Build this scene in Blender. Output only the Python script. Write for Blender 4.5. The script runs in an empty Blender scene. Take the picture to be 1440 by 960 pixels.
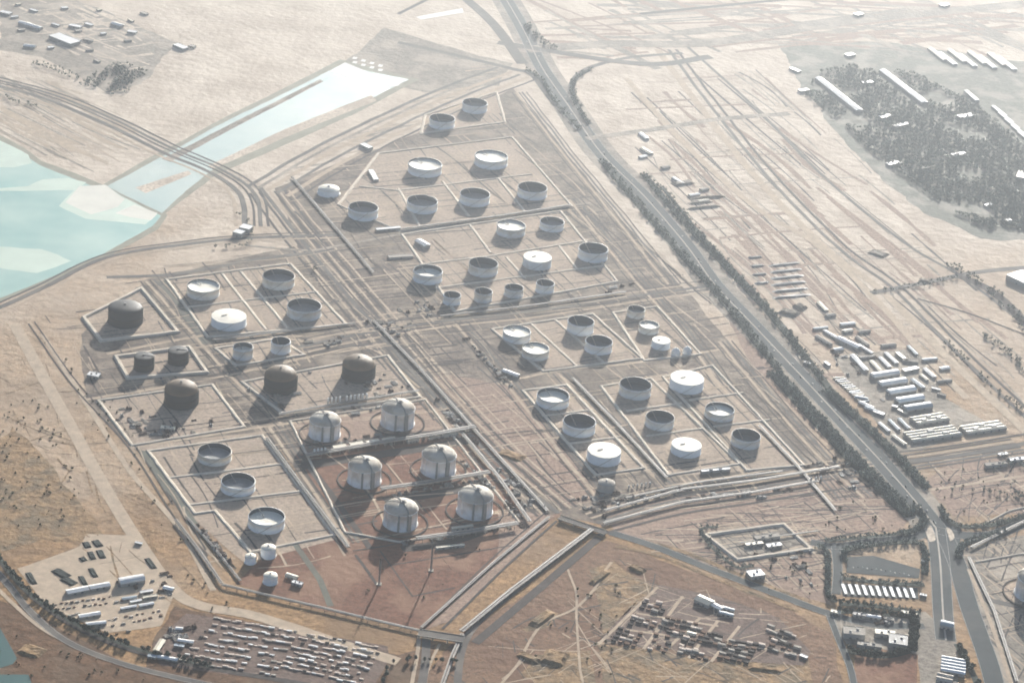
import bpy, bmesh, math, random
from mathutils import Vector, noise
random.seed(7)
PI = math.pi
S = bpy.context.scene
COL = S.collection

# ------------------------------------------------------------------ camera, sky, sun, exposure
CAM_H = 2700.0
TH, FPX, ROLL = math.radians(26.0), 3300.0, math.radians(5.0)
cam_d = bpy.data.cameras.new('camera')
cam = bpy.data.objects.new('camera', cam_d)
COL.objects.link(cam)
cam_d.sensor_width = 36.0
cam_d.lens = 36.0 * FPX / 1440.0
cam_d.clip_start = 5.0
cam_d.clip_end = 60000.0
cam.location = (0, 0, CAM_H)
from mathutils import Matrix
cam.matrix_world = (Matrix.Translation((0, 0, CAM_H)) @ Matrix.Rotation(PI / 2 - TH, 4, 'X')
                    @ Matrix.Rotation(ROLL, 4, 'Z'))
S.camera = cam
cam_d.dof.use_dof = True              # the photograph is slightly soft all over
cam_d.dof.focus_distance = 1000.0
cam_d.dof.aperture_fstop = 0.16

SUN_EL, SUN_AZ = math.radians(17.0), math.radians(9.0)      # azimuth clockwise from +Y (view direction)
w = bpy.data.worlds.new('World')
S.world = w
w.use_nodes = True
nt = w.node_tree
bg = nt.nodes['Background']
sky = nt.nodes.new('ShaderNodeTexSky')
sky.sky_type = 'NISHITA'
sky.sun_disc = False
sky.sun_elevation = SUN_EL
sky.sun_rotation = SUN_AZ
sky.altitude = 0
sky.dust_density = 0.4
sky.air_density = 0.8
nt.links.new(sky.outputs[0], bg.inputs[0])
bg.inputs[1].default_value = 0.05
sd = bpy.data.lights.new('sun', 'SUN')
sd.energy = 5.0
sd.angle = math.radians(0.5)
sd.color = (1.0, 0.93, 0.84)
sun = bpy.data.objects.new('sun', sd)
COL.objects.link(sun)
sdir = Vector((math.sin(SUN_AZ) * math.cos(SUN_EL), math.cos(SUN_AZ) * math.cos(SUN_EL), math.sin(SUN_EL)))
sun.rotation_euler = sdir.to_track_quat('Z', 'Y').to_euler()
S.view_settings.view_transform = 'Standard'
S.view_settings.look = 'None'
S.view_settings.gamma = 1
S.view_settings.use_curve_mapping = False
S.view_settings.exposure = 1.64
S.cycles.use_denoising = True
S.cycles.max_bounces = 4
S.cycles.diffuse_bounces = 2
S.cycles.volume_bounces = 0
HAZE_DENSITY, HAZE_G = 0.000056, 0.89
HAZE_COL = (0.80, 0.89, 1.0, 1)

# ------------------------------------------------------------------ from a point of the photo to the ground
def P(x, y, z=0.0):
    dx, dy = x - 720.0, y - 480.0
    u = dx * math.cos(ROLL) + dy * math.sin(ROLL)
    v = -dx * math.sin(ROLL) + dy * math.cos(ROLL)
    Y = FPX * math.cos(TH) - v * math.sin(TH)
    Z = -FPX * math.sin(TH) - v * math.cos(TH)
    t = (z - CAM_H) / Z
    return Vector((u * t, Y * t, z))
def mpp(x, y):            # metres across one photo pixel at that place
    return (P(x + .5, y) - P(x - .5, y)).length
def up_px(x, y, px):      # metres of height that cover px photo pixels
    p = P(x, y)
    d = math.hypot(p.x, p.y)
    dep = math.atan2(CAM_H, d)
    return px * mpp(x, y) / math.cos(dep)

# ------------------------------------------------------------------ materials
MATS = {}
def mat(name, col, rough=0.9, var=0.25, scale=0.05, col2=None, bump=0.0, bscale=0.2, spec=0.2, metal=0.0, detail=6,
        patch=None, patch_scale=0.002, patch_amt=0.5):
    if name in MATS: return MATS[name]
    m = bpy.data.materials.new(name)
    m.use_nodes = True
    t = m.node_tree
    b = t.nodes['Principled BSDF']
    b.inputs['Roughness'].default_value = rough
    b.inputs['Specular IOR Level'].default_value = spec
    b.inputs['Metallic'].default_value = metal
    tc = t.nodes.new('ShaderNodeNewGeometry')
    n = t.nodes.new('ShaderNodeTexNoise')
    n.inputs['Scale'].default_value = scale
    n.inputs['Detail'].default_value = detail
    n.inputs['Roughness'].default_value = 0.65
    t.links.new(tc.outputs['Position'], n.inputs['Vector'])
    r = t.nodes.new('ShaderNodeValToRGB')
    c2 = col2 if col2 else tuple(c * (1 - var) for c in col)
    c1 = col if col2 else tuple(min(1, c * (1 + var)) for c in col)
    r.color_ramp.elements[0].position = 0.32
    r.color_ramp.elements[1].position = 0.68
    r.color_ramp.elements[0].color = (*c2, 1)
    r.color_ramp.elements[1].color = (*c1, 1)
    t.links.new(n.outputs['Fac'], r.inputs['Fac'])
    out = r.outputs['Color']
    if bump and scale < .1:                            # fine stones, ruts and dry tufts
        n3 = t.nodes.new('ShaderNodeTexNoise')
        n3.inputs['Scale'].default_value = .11
        n3.inputs['Detail'].default_value = 3
        n3.inputs['Roughness'].default_value = .7
        t.links.new(tc.outputs['Position'], n3.inputs['Vector'])
        r3 = t.nodes.new('ShaderNodeValToRGB')
        r3.color_ramp.elements[0].position = .36
        r3.color_ramp.elements[1].position = .58
        r3.color_ramp.elements[0].color = (.62, .60, .58, 1)
        r3.color_ramp.elements[1].color = (1.06, 1.06, 1.06, 1)
        t.links.new(n3.outputs['Fac'], r3.inputs['Fac'])
        m3 = t.nodes.new('ShaderNodeMix'); m3.data_type = 'RGBA'; m3.blend_type = 'MULTIPLY'
        m3.inputs[0].default_value = 1.0
        t.links.new(out, m3.inputs[6]); t.links.new(r3.outputs['Color'], m3.inputs[7])
        out = m3.outputs[2]
    if patch:
        n2 = t.nodes.new('ShaderNodeTexNoise')
        n2.inputs['Scale'].default_value = patch_scale
        n2.inputs['Detail'].default_value = 5
        n2.inputs['Roughness'].default_value = 0.6
        t.links.new(tc.outputs['Position'], n2.inputs['Vector'])
        r2 = t.nodes.new('ShaderNodeValToRGB')
        r2.color_ramp.elements[0].position = 0.47
        r2.color_ramp.elements[1].position = 0.60
        r2.color_ramp.elements[0].color = (0, 0, 0, 1)
        r2.color_ramp.elements[1].color = (patch_amt,) * 3 + (1,)
        t.links.new(n2.outputs['Fac'], r2.inputs['Fac'])
        mx = t.nodes.new('ShaderNodeMix')
        mx.data_type = 'RGBA'
        t.links.new(r2.outputs['Color'], mx.inputs[0])
        t.links.new(out, mx.inputs[6])
        mx.inputs[7].default_value = (*patch, 1)
        out = mx.outputs[2]
    t.links.new(out, b.inputs['Base Color'])
    if bump:
        nb = t.nodes.new('ShaderNodeTexNoise')
        nb.inputs['Scale'].default_value = bscale
        nb.inputs['Detail'].default_value = 4
        t.links.new(tc.outputs['Position'], nb.inputs['Vector'])
        bp = t.nodes.new('ShaderNodeBump')
        bp.inputs['Strength'].default_value = 1.0
        bp.inputs['Distance'].default_value = bump
        t.links.new(nb.outputs['Fac'], bp.inputs['Height'])
        t.links.new(bp.outputs['Normal'], b.inputs['Normal'])
    MATS[name] = m
    return m

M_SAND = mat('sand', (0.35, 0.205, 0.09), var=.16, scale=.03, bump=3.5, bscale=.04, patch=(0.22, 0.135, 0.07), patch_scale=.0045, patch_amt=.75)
def haze_paled_soils(m):
    # pale salty soil with haze put into its colour, beyond a ragged boundary
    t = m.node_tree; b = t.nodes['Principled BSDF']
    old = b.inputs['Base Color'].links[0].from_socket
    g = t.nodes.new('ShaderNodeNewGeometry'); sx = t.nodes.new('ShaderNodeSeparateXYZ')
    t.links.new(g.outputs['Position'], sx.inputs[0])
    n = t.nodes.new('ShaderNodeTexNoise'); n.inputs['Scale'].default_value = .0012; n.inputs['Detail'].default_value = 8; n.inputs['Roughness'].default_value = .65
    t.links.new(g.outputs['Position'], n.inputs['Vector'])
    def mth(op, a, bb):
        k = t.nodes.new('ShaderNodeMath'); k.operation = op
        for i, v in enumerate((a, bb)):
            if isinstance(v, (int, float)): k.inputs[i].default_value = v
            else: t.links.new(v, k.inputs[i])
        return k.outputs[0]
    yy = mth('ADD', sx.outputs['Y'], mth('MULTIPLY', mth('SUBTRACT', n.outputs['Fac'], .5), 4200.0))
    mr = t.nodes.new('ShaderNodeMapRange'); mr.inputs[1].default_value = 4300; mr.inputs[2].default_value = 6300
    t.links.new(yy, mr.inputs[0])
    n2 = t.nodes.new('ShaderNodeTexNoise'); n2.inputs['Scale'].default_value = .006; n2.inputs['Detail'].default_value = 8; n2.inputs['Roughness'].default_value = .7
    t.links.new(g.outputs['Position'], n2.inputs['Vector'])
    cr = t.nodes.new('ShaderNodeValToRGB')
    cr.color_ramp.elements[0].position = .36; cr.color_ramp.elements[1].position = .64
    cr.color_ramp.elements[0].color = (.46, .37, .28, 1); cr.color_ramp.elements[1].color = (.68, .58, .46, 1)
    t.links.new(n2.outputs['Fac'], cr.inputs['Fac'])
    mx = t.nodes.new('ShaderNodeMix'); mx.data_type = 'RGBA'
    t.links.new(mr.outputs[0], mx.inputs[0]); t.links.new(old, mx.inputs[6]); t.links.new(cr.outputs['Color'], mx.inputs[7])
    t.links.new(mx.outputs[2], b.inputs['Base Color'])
haze_paled_soils(M_SAND)
M_SANDPALE = mat('pale_sand', (0.66, 0.56, 0.44), var=.12, scale=.012, bump=2.5, bscale=.03, patch=(0.42, 0.345, 0.265), patch_scale=.004, patch_amt=.7)
M_SANDRED = mat('reddish_sand', (0.185, 0.078, 0.042), var=.15, scale=.02, bump=2.0, bscale=.05, patch=(0.29, 0.165, 0.10), patch_scale=.007, patch_amt=.8)
M_BROWN = mat('brown_sand', (0.14, 0.07, 0.03), var=.25, scale=.02, bump=3.0, bscale=.04, patch=(0.13, 0.085, 0.05), patch_scale=.008, patch_amt=.8)
M_SANDPINK = mat('pinkish_gravel', (0.35, 0.24, 0.175), var=.12, scale=.03, bump=1.5, bscale=.08, patch=(0.27, 0.185, 0.145), patch_scale=.008)
M_SCRUB = mat('scrubby_soil', (0.31, 0.195, 0.095), var=.3, scale=.04, bump=4.0, bscale=.05, patch=(0.13, 0.105, 0.065), patch_scale=.015, patch_amt=.7)
M_GREYSOIL = mat('grey_soil', (0.27, 0.235, 0.19), var=.25, scale=.03, bump=2.5, bscale=.05, patch=(0.42, 0.36, 0.285), patch_scale=.008, patch_amt=.9)
M_SOILG = mat('grove_soil', (0.17, 0.175, 0.14), var=.25, scale=.03, bump=2.0, bscale=.05, patch=(0.36, 0.33, 0.27), patch_scale=.010, patch_amt=.8)
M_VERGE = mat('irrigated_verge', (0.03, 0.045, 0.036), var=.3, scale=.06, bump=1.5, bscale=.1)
M_YARD = mat('yard_dirt', (0.16, 0.105, 0.08), var=.2, scale=.05, bump=1.5, bscale=.1, patch=(0.18, 0.135, 0.11), patch_scale=.02)
M_CORR = mat('oily_gravel', (0.165, 0.13, 0.10), var=.25, scale=.03, bump=2.0, bscale=.06, patch=(0.32, 0.255, 0.19), patch_scale=.012, patch_amt=.8)
M_FLOOR = mat('compound_floor', (0.44, 0.345, 0.26), var=.10, scale=.03, bump=.8, bscale=.08, patch=(0.35, 0.27, 0.20), patch_scale=.01)
M_ASPH = mat('asphalt', (0.055, 0.068, 0.07), var=.15, scale=.06, patch=(0.11, 0.11, 0.10), patch_scale=.01)
M_ASPHOLD = mat('dusty_asphalt', (0.11, 0.102, 0.092), var=.18, scale=.05, patch=(0.22, 0.195, 0.16), patch_scale=.012)
M_TRACK = mat('packed_track', (0.47, 0.37, 0.265), var=.2, scale=.04)
M_TRACKD = mat('dark_track_and_shade', (0.062, 0.052, 0.046), var=.3, scale=.05)  # dark tracks; also the painted shade strips below pipe racks
M_BUND = mat('bund_crest', (0.68, 0.59, 0.47), var=.15, scale=.05)
M_TANK = mat('tank_paint', (0.86, 0.88, 0.86), rough=.5, var=.07, scale=.06)
M_LNG = mat('white_concrete', (0.90, 0.88, 0.85), rough=.7, var=.08, scale=.05, patch=(0.52, 0.47, 0.40), patch_scale=.03, patch_amt=.6)
M_DOME = mat('stained_dome', (0.58, 0.53, 0.44), rough=.7, var=.1, scale=.08, patch=(0.36, 0.30, 0.23), patch_scale=.025, patch_amt=.8)
M_DARKT = mat('dark_insulation', (0.02, 0.023, 0.024), rough=.6, var=.15, scale=.08)
M_DARKTOP = mat('tan_insulation', (0.14, 0.095, 0.055), rough=.6, var=.15, scale=.06)
M_ROOFW = mat('pale_roof_paint', (0.86, 0.80, 0.66), rough=.6, var=.06, scale=.05)
M_ROOFD = mat('shaded_roof_deck', (0.11, 0.14, 0.155), rough=.7, var=.15, scale=.05)
M_INNER = mat('shaded_inner_steel', (0.07, 0.095, 0.11), rough=.7, var=.2, scale=.05)  # inner wall darkened in its colour to carry the shade
M_CONC = mat('concrete', (0.44, 0.40, 0.34), var=.12, scale=.05)
M_STEEL = mat('grey_steel', (0.26, 0.26, 0.25), var=.15, scale=.1, rough=.6)
M_RUST = mat('rusty_steel', (0.09, 0.06, 0.045), var=.3, scale=.2)
M_PIPE = mat('lagged_pipe', (0.40, 0.35, 0.29), var=.2, scale=.05, rough=.5)
M_WHITE = mat('white_sheet_roof', (0.80, 0.79, 0.75), rough=.5, var=.06, scale=.05)
M_CREAM = mat('cream_sheet_roof', (0.70, 0.63, 0.48), rough=.5, var=.08, scale=.05)
M_BLUEROOF = mat('blue_grey_sheet_roof', (0.38, 0.44, 0.47), rough=.5, var=.08, scale=.05)
M_WALL = mat('painted_wall', (0.42, 0.40, 0.36), var=.1, scale=.1)
M_DOOR = mat('dark_door', (0.10, 0.11, 0.12), var=.1)
M_CRATE1 = mat('pale_crate', (0.78, 0.66, 0.55), var=.15, scale=.2)
M_CRATE2 = mat('brown_crate', (0.17, 0.10, 0.065), var=.2, scale=.2)
M_CRATE3 = mat('dark_crate', (0.06, 0.05, 0.045), var=.2, scale=.2)
M_NET = mat('green_netting', (0.02, 0.032, 0.03), var=.25, scale=.1)
M_LEAF = mat('tree_foliage', (0.032, 0.055, 0.042), var=.35, scale=.15, rough=.8)
M_LEAF2 = mat('scrub_foliage', (0.085, 0.095, 0.055), var=.35, scale=.2, rough=.8)
M_TRUNK = mat('bark', (0.12, 0.09, 0.06), var=.2, scale=.5)
M_PAINTW = mat('road_paint', (0.75, 0.75, 0.72), var=.05)
M_WHITEPATCH = mat('flat_white', (0.88, 0.86, 0.80), var=.05, scale=.02)
M_SPIT = mat('pale_sandbar', (0.76, 0.74, 0.64), var=.08, scale=.01)
def water_mat(name, c1, c2):
    m = mat(name, c1, rough=.35, col2=c2, scale=.0035, spec=.3, detail=3)
    return m
M_WATER = water_mat('turquoise_water', (0.42, 0.57, 0.48), (0.21, 0.41, 0.36))
M_CANAL = water_mat('canal_water', (0.46, 0.53, 0.46), (0.31, 0.43, 0.39))
M_SHALLOW = mat('shallow_water', (0.56, 0.66, 0.54), var=.08, scale=.01, rough=.4)
M_WET = mat('wet_margin', (0.30, 0.29, 0.22), var=.15, scale=.02)
M_LEAFD = mat('dusty_hazed_foliage', (0.16, 0.19, 0.17), var=.35, scale=.05, rough=.8)  # dusty leaves, paled further to put far haze into the colour
M_TANKG = mat('grey_tank_paint', (0.70, 0.72, 0.70), rough=.5, var=.08, scale=.05, patch=(0.48, 0.42, 0.34), patch_scale=.03, patch_amt=.5)
M_TANKC = mat('cream_tank_paint', (0.84, 0.81, 0.72), rough=.5, var=.08, scale=.05, patch=(0.58, 0.50, 0.40), patch_scale=.03, patch_amt=.5)
M_POND = water_mat('dark_green_pond', (0.02, 0.10, 0.09), (0.015, 0.06, 0.06))

# ------------------------------------------------------------------ mesh helpers
def link(name, bm, m, parent=None, smooth=False):
    me = bpy.data.meshes.new(name)
    bm.normal_update()
    if smooth:
        for f in bm.faces: f.smooth = True
    bm.to_mesh(me); bm.free()
    for mm in (m if isinstance(m, (list, tuple)) else [m]): me.materials.append(mm)
    o = bpy.data.objects.new(name, me)
    COL.objects.link(o)
    if parent: o.parent = parent
    return o
def tag(o, label=None, cat=None, group=None, kind=None):
    if label:
        if len(label.split()) > 16: print('LONG', label)
        o['label'] = label
    if cat: o['category'] = cat
    if group: o['group'] = group
    if kind: o['kind'] = kind
    return o
def empty(name, loc, label, cat, group=None, rz=0.0):
    o = bpy.data.objects.new(name, None)
    o.empty_display_size = 5
    COL.objects.link(o)
    o.location = loc; o.rotation_euler = (0, 0, rz)
    return tag(o, label, cat, group)
def lathe(bm, prof, n=64, cx=0, cy=0, close_top=False, close_bot=False):
    rings = []
    for r, z in prof:
        if r < 1e-6: rings.append([bm.verts.new((cx, cy, z))])
        else: rings.append([bm.verts.new((cx + r * math.cos(2 * PI * i / n), cy + r * math.sin(2 * PI * i / n), z)) for i in range(n)])
    for a, b in zip(rings, rings[1:]):
        for i in range(n):
            j = (i + 1) % n
            if len(a) == 1 and len(b) == 1: continue
            if len(a) == 1: bm.faces.new((a[0], b[i], b[j]))
            elif len(b) == 1: bm.faces.new((a[i], a[j], b[0]))
            else: bm.faces.new((a[i], a[j], b[j], b[i]))
    return bm
def box(bm, cx, cy, cz, sx, sy, sz, rz=0.0, tilt=None):
    m4 = Matrix.Translation((cx, cy, cz)) @ Matrix.Rotation(rz, 4, 'Z')
    if tilt: m4 = m4 @ tilt
    m4 = m4 @ Matrix.Diagonal((sx, sy, sz, 1))
    bmesh.ops.create_cube(bm, size=1, matrix=m4)
    return bm
def beam(bm, a, b, r):
    a = Vector(a); b = Vector(b); d = b - a
    if d.length < 1e-6: return
    q = d.to_track_quat('Z', 'Y').to_matrix().to_4x4()
    bmesh.ops.create_cube(bm, size=1, matrix=Matrix.Translation((a + b) / 2) @ q @ Matrix.Diagonal((2 * r, 2 * r, d.length, 1)))

# ------------------------------------------------------------------ ground and air
def ground_sheet():
    bm = bmesh.new()
    g = [-22000, -9000, -5000, -2500, 0, 2500, 5000, 9000, 22000]
    v = {(i, j): bm.verts.new((g[i], g[j] + 3000, 0)) for i in range(9) for j in range(9)}
    for i in range(8):
        for j in range(8):
            bm.faces.new((v[i, j], v[i + 1, j], v[i + 1, j + 1], v[i, j + 1]))
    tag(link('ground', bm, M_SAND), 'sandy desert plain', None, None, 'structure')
ground_sheet()
def haze_box():
    bm = bmesh.new()
    box(bm, 0, 3000, (CAM_H + 20 - 1.5) / 2, 46000, 46000, CAM_H + 20 + 1.5)
    m = bpy.data.materials.new('haze_air'); m.use_nodes = True
    t = m.node_tree
    t.nodes.clear()
    o = t.nodes.new('ShaderNodeOutputMaterial')
    pv = t.nodes.new('ShaderNodeVolumePrincipled')
    pv.inputs['Color'].default_value = HAZE_COL
    pv.inputs['Density'].default_value = HAZE_DENSITY
    pv.inputs['Anisotropy'].default_value = HAZE_G
    t.links.new(pv.outputs[0], o.inputs['Volume'])
    tag(link('haze', bm, m), 'pale dusty haze over the plain', None, None, 'stuff')
haze_box()

# ------------------------------------------------------------------ floating roof tanks
def open_tank(x, y, wpx, wall_px, kind, label, group):
    """x, y: rim centre in the photo; kind: full (cone roof), high, mid, low, dark = how deep the roof floats"""
    R = wpx * mpp(x, y) / 2
    H = up_px(x, y, wall_px)
    c = P(x, y, H); c.z = 0
    t = empty('storage_tank', c, label, 'storage tank', group)
    wallt = 0.9
    MT = (M_TANK, M_TANKG, M_TANK, M_TANKC)[int(x * 7 + y) % 4]
    bm = bmesh.new()
    if kind == 'full':
        lathe(bm, [(R + 1.2, 0), (R + 1.2, .6), (R, .6), (R, H), (R - .3, H + .25)])
        link('shell', bm, MT, t, True)
        bm = bmesh.new()
        lathe(bm, [(R - .35, H + .1), (R * .6, H + R * .03), (0, H + R * .06)])
        rf = link('roof', bm, M_ROOFW, t, True)
        bm = bmesh.new()
        box(bm, -R * .25, -R * .1, H + R * .05 + .7, R * .35, .9, 1.4, .5)
        link('vent', bm, M_CONC, rf)
    else:
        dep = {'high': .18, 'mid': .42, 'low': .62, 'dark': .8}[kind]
        lathe(bm, [(R + 1.2, 0), (R + 1.2, .6), (R, .6), (R, H * .86), (R + .9, H * .86), (R + .9, H * .89), (R, H * .89), (R, H), (R - wallt, H)])
        sh = link('shell', bm, MT, t, True)
        bm = bmesh.new()
        zf = H * (1 - dep)
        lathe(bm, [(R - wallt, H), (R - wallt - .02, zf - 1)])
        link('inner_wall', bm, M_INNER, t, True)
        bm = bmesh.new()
        rm = M_ROOFW if kind in ('high', 'mid') else (M_ROOFD if kind == 'dark' else M_STEEL)  # deck colour darkens with depth to imitate the shade inside
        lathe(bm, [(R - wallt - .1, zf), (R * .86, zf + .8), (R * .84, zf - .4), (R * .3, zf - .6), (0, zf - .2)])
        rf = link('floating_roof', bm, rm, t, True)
        bm = bmesh.new()
        a = 2.2
        beam(bm, (R * .97 * math.cos(a), R * .97 * math.sin(a), H), (R * .3 * math.cos(a), R * .3 * math.sin(a), zf + 1), .7)
        link('roof_ladder', bm, M_CONC, rf)
    bm = bmesh.new()                                   # spiral stair on the outer shell
    n = 14
    a0 = -1.9
    for i in range(n):
        a = a0 + i * .055; b = a0 + (i + 1) * .055
        beam(bm, ((R + .9) * math.cos(a), (R + .9) * math.sin(a), H * i / n), ((R + .9) * math.cos(b), (R + .9) * math.sin(b), H * (i + 1) / n), .45)
    link('stair', bm, M_CONC, t)
    return t
# label of each tank: how its roof looks and where it stands
TANKS = [
 (302,633.5,47,10.5,'low','open tank with sunken roof, topmost of three in the lower left compound'),
 (335,675.5,47.5,11,'low','open tank with sunken grey roof, middle of three at lower left'),
 (375,725,51,13,'mid','large open tank with part lit cream roof, lowest of three at lower left'),
 (286,401,45,12,'high','tank with cream roof under its rim, nearest the black domed tank'),
 (392,387,44.5,12,'low','open tank with shaded deep roof, upper right of the left block of four'),
 (428,429,47,12.5,'low','open tank with dark deep roof at the right corner of the left block of four'),
 (322,444,49,11,'full','broad tank with flat cream lid in the left block, above two small tanks'),
 (342,487,28,14,'mid','small tank with a lit crescent inside, left of a small pair'),
 (395,479,27,14,'dark','small tank with black opening, right of a small pair under the cream lid tank'),
 (778,554.7,44.5,11,'mid','open tank with lit crescent, top of the left column of the right hand farm'),
 (815,591.6,44.5,12.5,'dark','deep dark open tank, middle of the left column of the right hand farm'),
 (850,632.5,46,12,'full','cream lidded tank, foot of the left column of the right hand farm'),
 (894,539.6,43.5,12.5,'dark','deep blue shaded open tank, top of the middle column of the right hand farm'),
 (966.5,531,46,12.4,'full','cream lidded tank at the top corner of the right hand farm'),
 (928.5,585.5,39,11,'dark','dark open tank, middle of the middle column of the right hand farm'),
 (1012.5,574.3,39.5,9.5,'mid','open tank with a small lit crescent on its roof in the rightmost column'),
 (1049.5,611.3,39,11,'dark','dark open tank at the lower right corner of the right hand farm'),
 (965.5,624.4,41,9.5,'full','cream lidded tank at the foot of the middle column of the right hand farm'),
 (817,451,36,13,'dark','dark tank, upper of two touching shadows in the farm centre'),
 (842.5,479,37,12,'dark','dark tank, lower of two touching shadows in the farm centre'),
 (753.5,489,37,10,'high','tank with pale roof inside a grey rim, left of the two dark centre tanks'),
 (727,465,38,10,'high','faint grey tank with pale roof above left of its pale roofed neighbour'),
 (895,434,24,9,'low','smallest grey tank at the top of a slanting row of three'),
 (913,456,27,9,'high','small tank with white crescent roof, middle of a slanting row of three'),
 (930,478,25,9,'full','small white capped tank, lowest of a slanting row of three'),
 (834.5,349,40,12,'dark','blue shaded open tank at the right end of the middle farm'),
 (756,361,39,11,'full','bright cream lidded tank between two dark open tanks'),
 (680,369.5,40,12,'dark','dark open tank left of the bright cream lidded tank'),
 (602,380,40,12,'mid','open tank with cream crescent at the left end of its row in the middle farm'),
 (636,414,24,11,'dark','small dark topped tank, first from the left in a row of four'),
 (680,409,24.5,12,'dark','small dark topped tank, second from the left in a row of four'),
 (723,404,26,10,'low','small grey topped tank, third from the left in a row of four'),
 (767,397.5,25,11,'dark','small dark topped tank, last on the right in a row of four'),
 (719,316,39,11,'high','pale roofed open tank right of the empty plot'),
 (776.5,311,33,9,'low','smaller grey tank at the right edge of the row with the empty plot'),
 (749,263,40,11,'dark','hazy open tank at the right end of a row of four in the upper farm'),
 (668,272,41,11,'low','hazy open tank third from the left in a row of four in the upper farm'),
 (594,282,42,11,'low','hazy open tank second from the left in a row of four in the upper farm'),
 (511,291,41,12,'low','hazy open tank at the left end of a row of four in the upper farm'),
 (598,230,46,11,'high','broad cream roofed tank, left of a hazy pair'),
 (691,219,45,11,'high','broad cream roofed tank, right of a hazy pair'),
 (622,166,35,10,'dark','pale hazy dark mouthed tank, nearer of the two farthest'),
 (668,144,34,10,'low','faint hazy tank, the farthest of all'),
]
for x, y, wp, hp, k, lab in TANKS:
    open_tank(x, y, wp, hp, k, lab, 'floating roof and lidded oil tanks')

# small domed and flat cylinders
def small_tank(x, y, wpx, hpx, label, m=None, dome=.25, group='small tanks'):
    """x, y: foot centre in the photo"""
    R = wpx * mpp(x, y) / 2; H = up_px(x, y, hpx)
    t = empty('small_tank', P(x, y), label, 'tank', group)
    bm = bmesh.new(); lathe(bm, [(R * 1.1, 0), (R * 1.1, .5), (R, .5), (R, H)], 32); link('shell', bm, m or M_TANK, t, True)
    bm = bmesh.new(); lathe(bm, [(R, H), (R * .8, H + R * dome * .45), (R * .45, H + R * dome * .85), (0, H + R * dome)], 32); rf = link('roof', bm, m or M_ROOFW, t, True)
    bm = bmesh.new(); lathe(bm, [(R * .12, H + R * dome * .8), (R * .12, H + R * dome + 1.5), (0, H + R * dome + 1.6)], 12); link('vent', bm, M_STEEL, rf)
    bm = bmesh.new(); beam(bm, (R + .6, -R * .3, 0), (R + .6, -R * .3, H), .4); link('ladder', bm, M_STEEL, t)
    return t
small_tank(377, 781, 21, 12, 'small white tank, highest of the three at the foot of the lower left compound')
small_tank(380, 818, 20, 10, 'small round white tank beside the pipe rack bend')
small_tank(352, 790, 16, 9, 'smallest white tank against the sloping bund')
small_tank(852, 687, 24, 9, 'squat grey tank alone at the corner below the cream lidded tank', M_CONC)
small_tank(462, 272, 30, 7, 'faint pale tank at the left tip of the upper farm')
small_tank(950, 499, 12, 5, 'left one of two tiny white domed tanks', M_WHITE, .9)
small_tank(966, 497, 12, 5, 'right one of two tiny white domed tanks', M_WHITE, .9)

# dark domed tanks seen against the light
def dome_tank(x, y, wpx, hpx, label, tan=True, rise=.52):
    """x, y: foot centre"""
    R = wpx * mpp(x, y) / 2; H = up_px(x, y, hpx)
    t = empty('domed_tank', P(x, y), label, 'storage tank', 'dark insulated domed tanks')
    bm = bmesh.new(); lathe(bm, [(R * 1.05, 0), (R * 1.05, 1), (R, 1), (R, H * .5), (R + .5, H * .5), (R + .5, H * .53), (R, H * .53), (R, H)]); link('shell', bm, M_DARKT, t, True)
    bm = bmesh.new()
    pr = [(R * math.cos(a), H + R * rise * math.sin(a)) for a in [i * PI / 2 / 8 for i in range(8)]] + [(0, H + R * rise)]
    lathe(bm, pr); rf = link('dome', bm, M_DARKTOP if tan else M_DARKT, t, True)
    bm = bmesh.new()
    box(bm, 0, 0, H + R * rise + 1.2, 5, 4, 2.4); beam(bm, (0, 0, H + R * rise + .5), (R * .96, 0, H + 2), .7)
    link('walkway', bm, M_STEEL, rf)
    bm = bmesh.new(); box(bm, R + 1.2, R * .1, H / 2, 2.4, 3, H + 2); link('stair_tower', bm, M_STEEL, t)
    return t
dome_tank(176, 452, 48, 20, 'black domed tank in the walled enclosure near the turquoise water', False, .22)
dome_tank(202, 518, 27.5, 18, 'small black tank, left of the pair in the narrow enclosure', False, .1)
dome_tank(250, 509, 28, 17, 'small black tank, right of the pair in the narrow enclosure', False, .1)
dome_tank(254.5, 566, 47, 19, 'dark tank with tan dome in the messy square enclosure', True)
dome_tank(394, 546, 45.5, 19, 'dark tank with tan dome, left of the pair above the white tanks', True)
dome_tank(503.5, 529, 45.5, 17, 'dark tank with tan dome, right of the pair above the white tanks', True)

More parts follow.
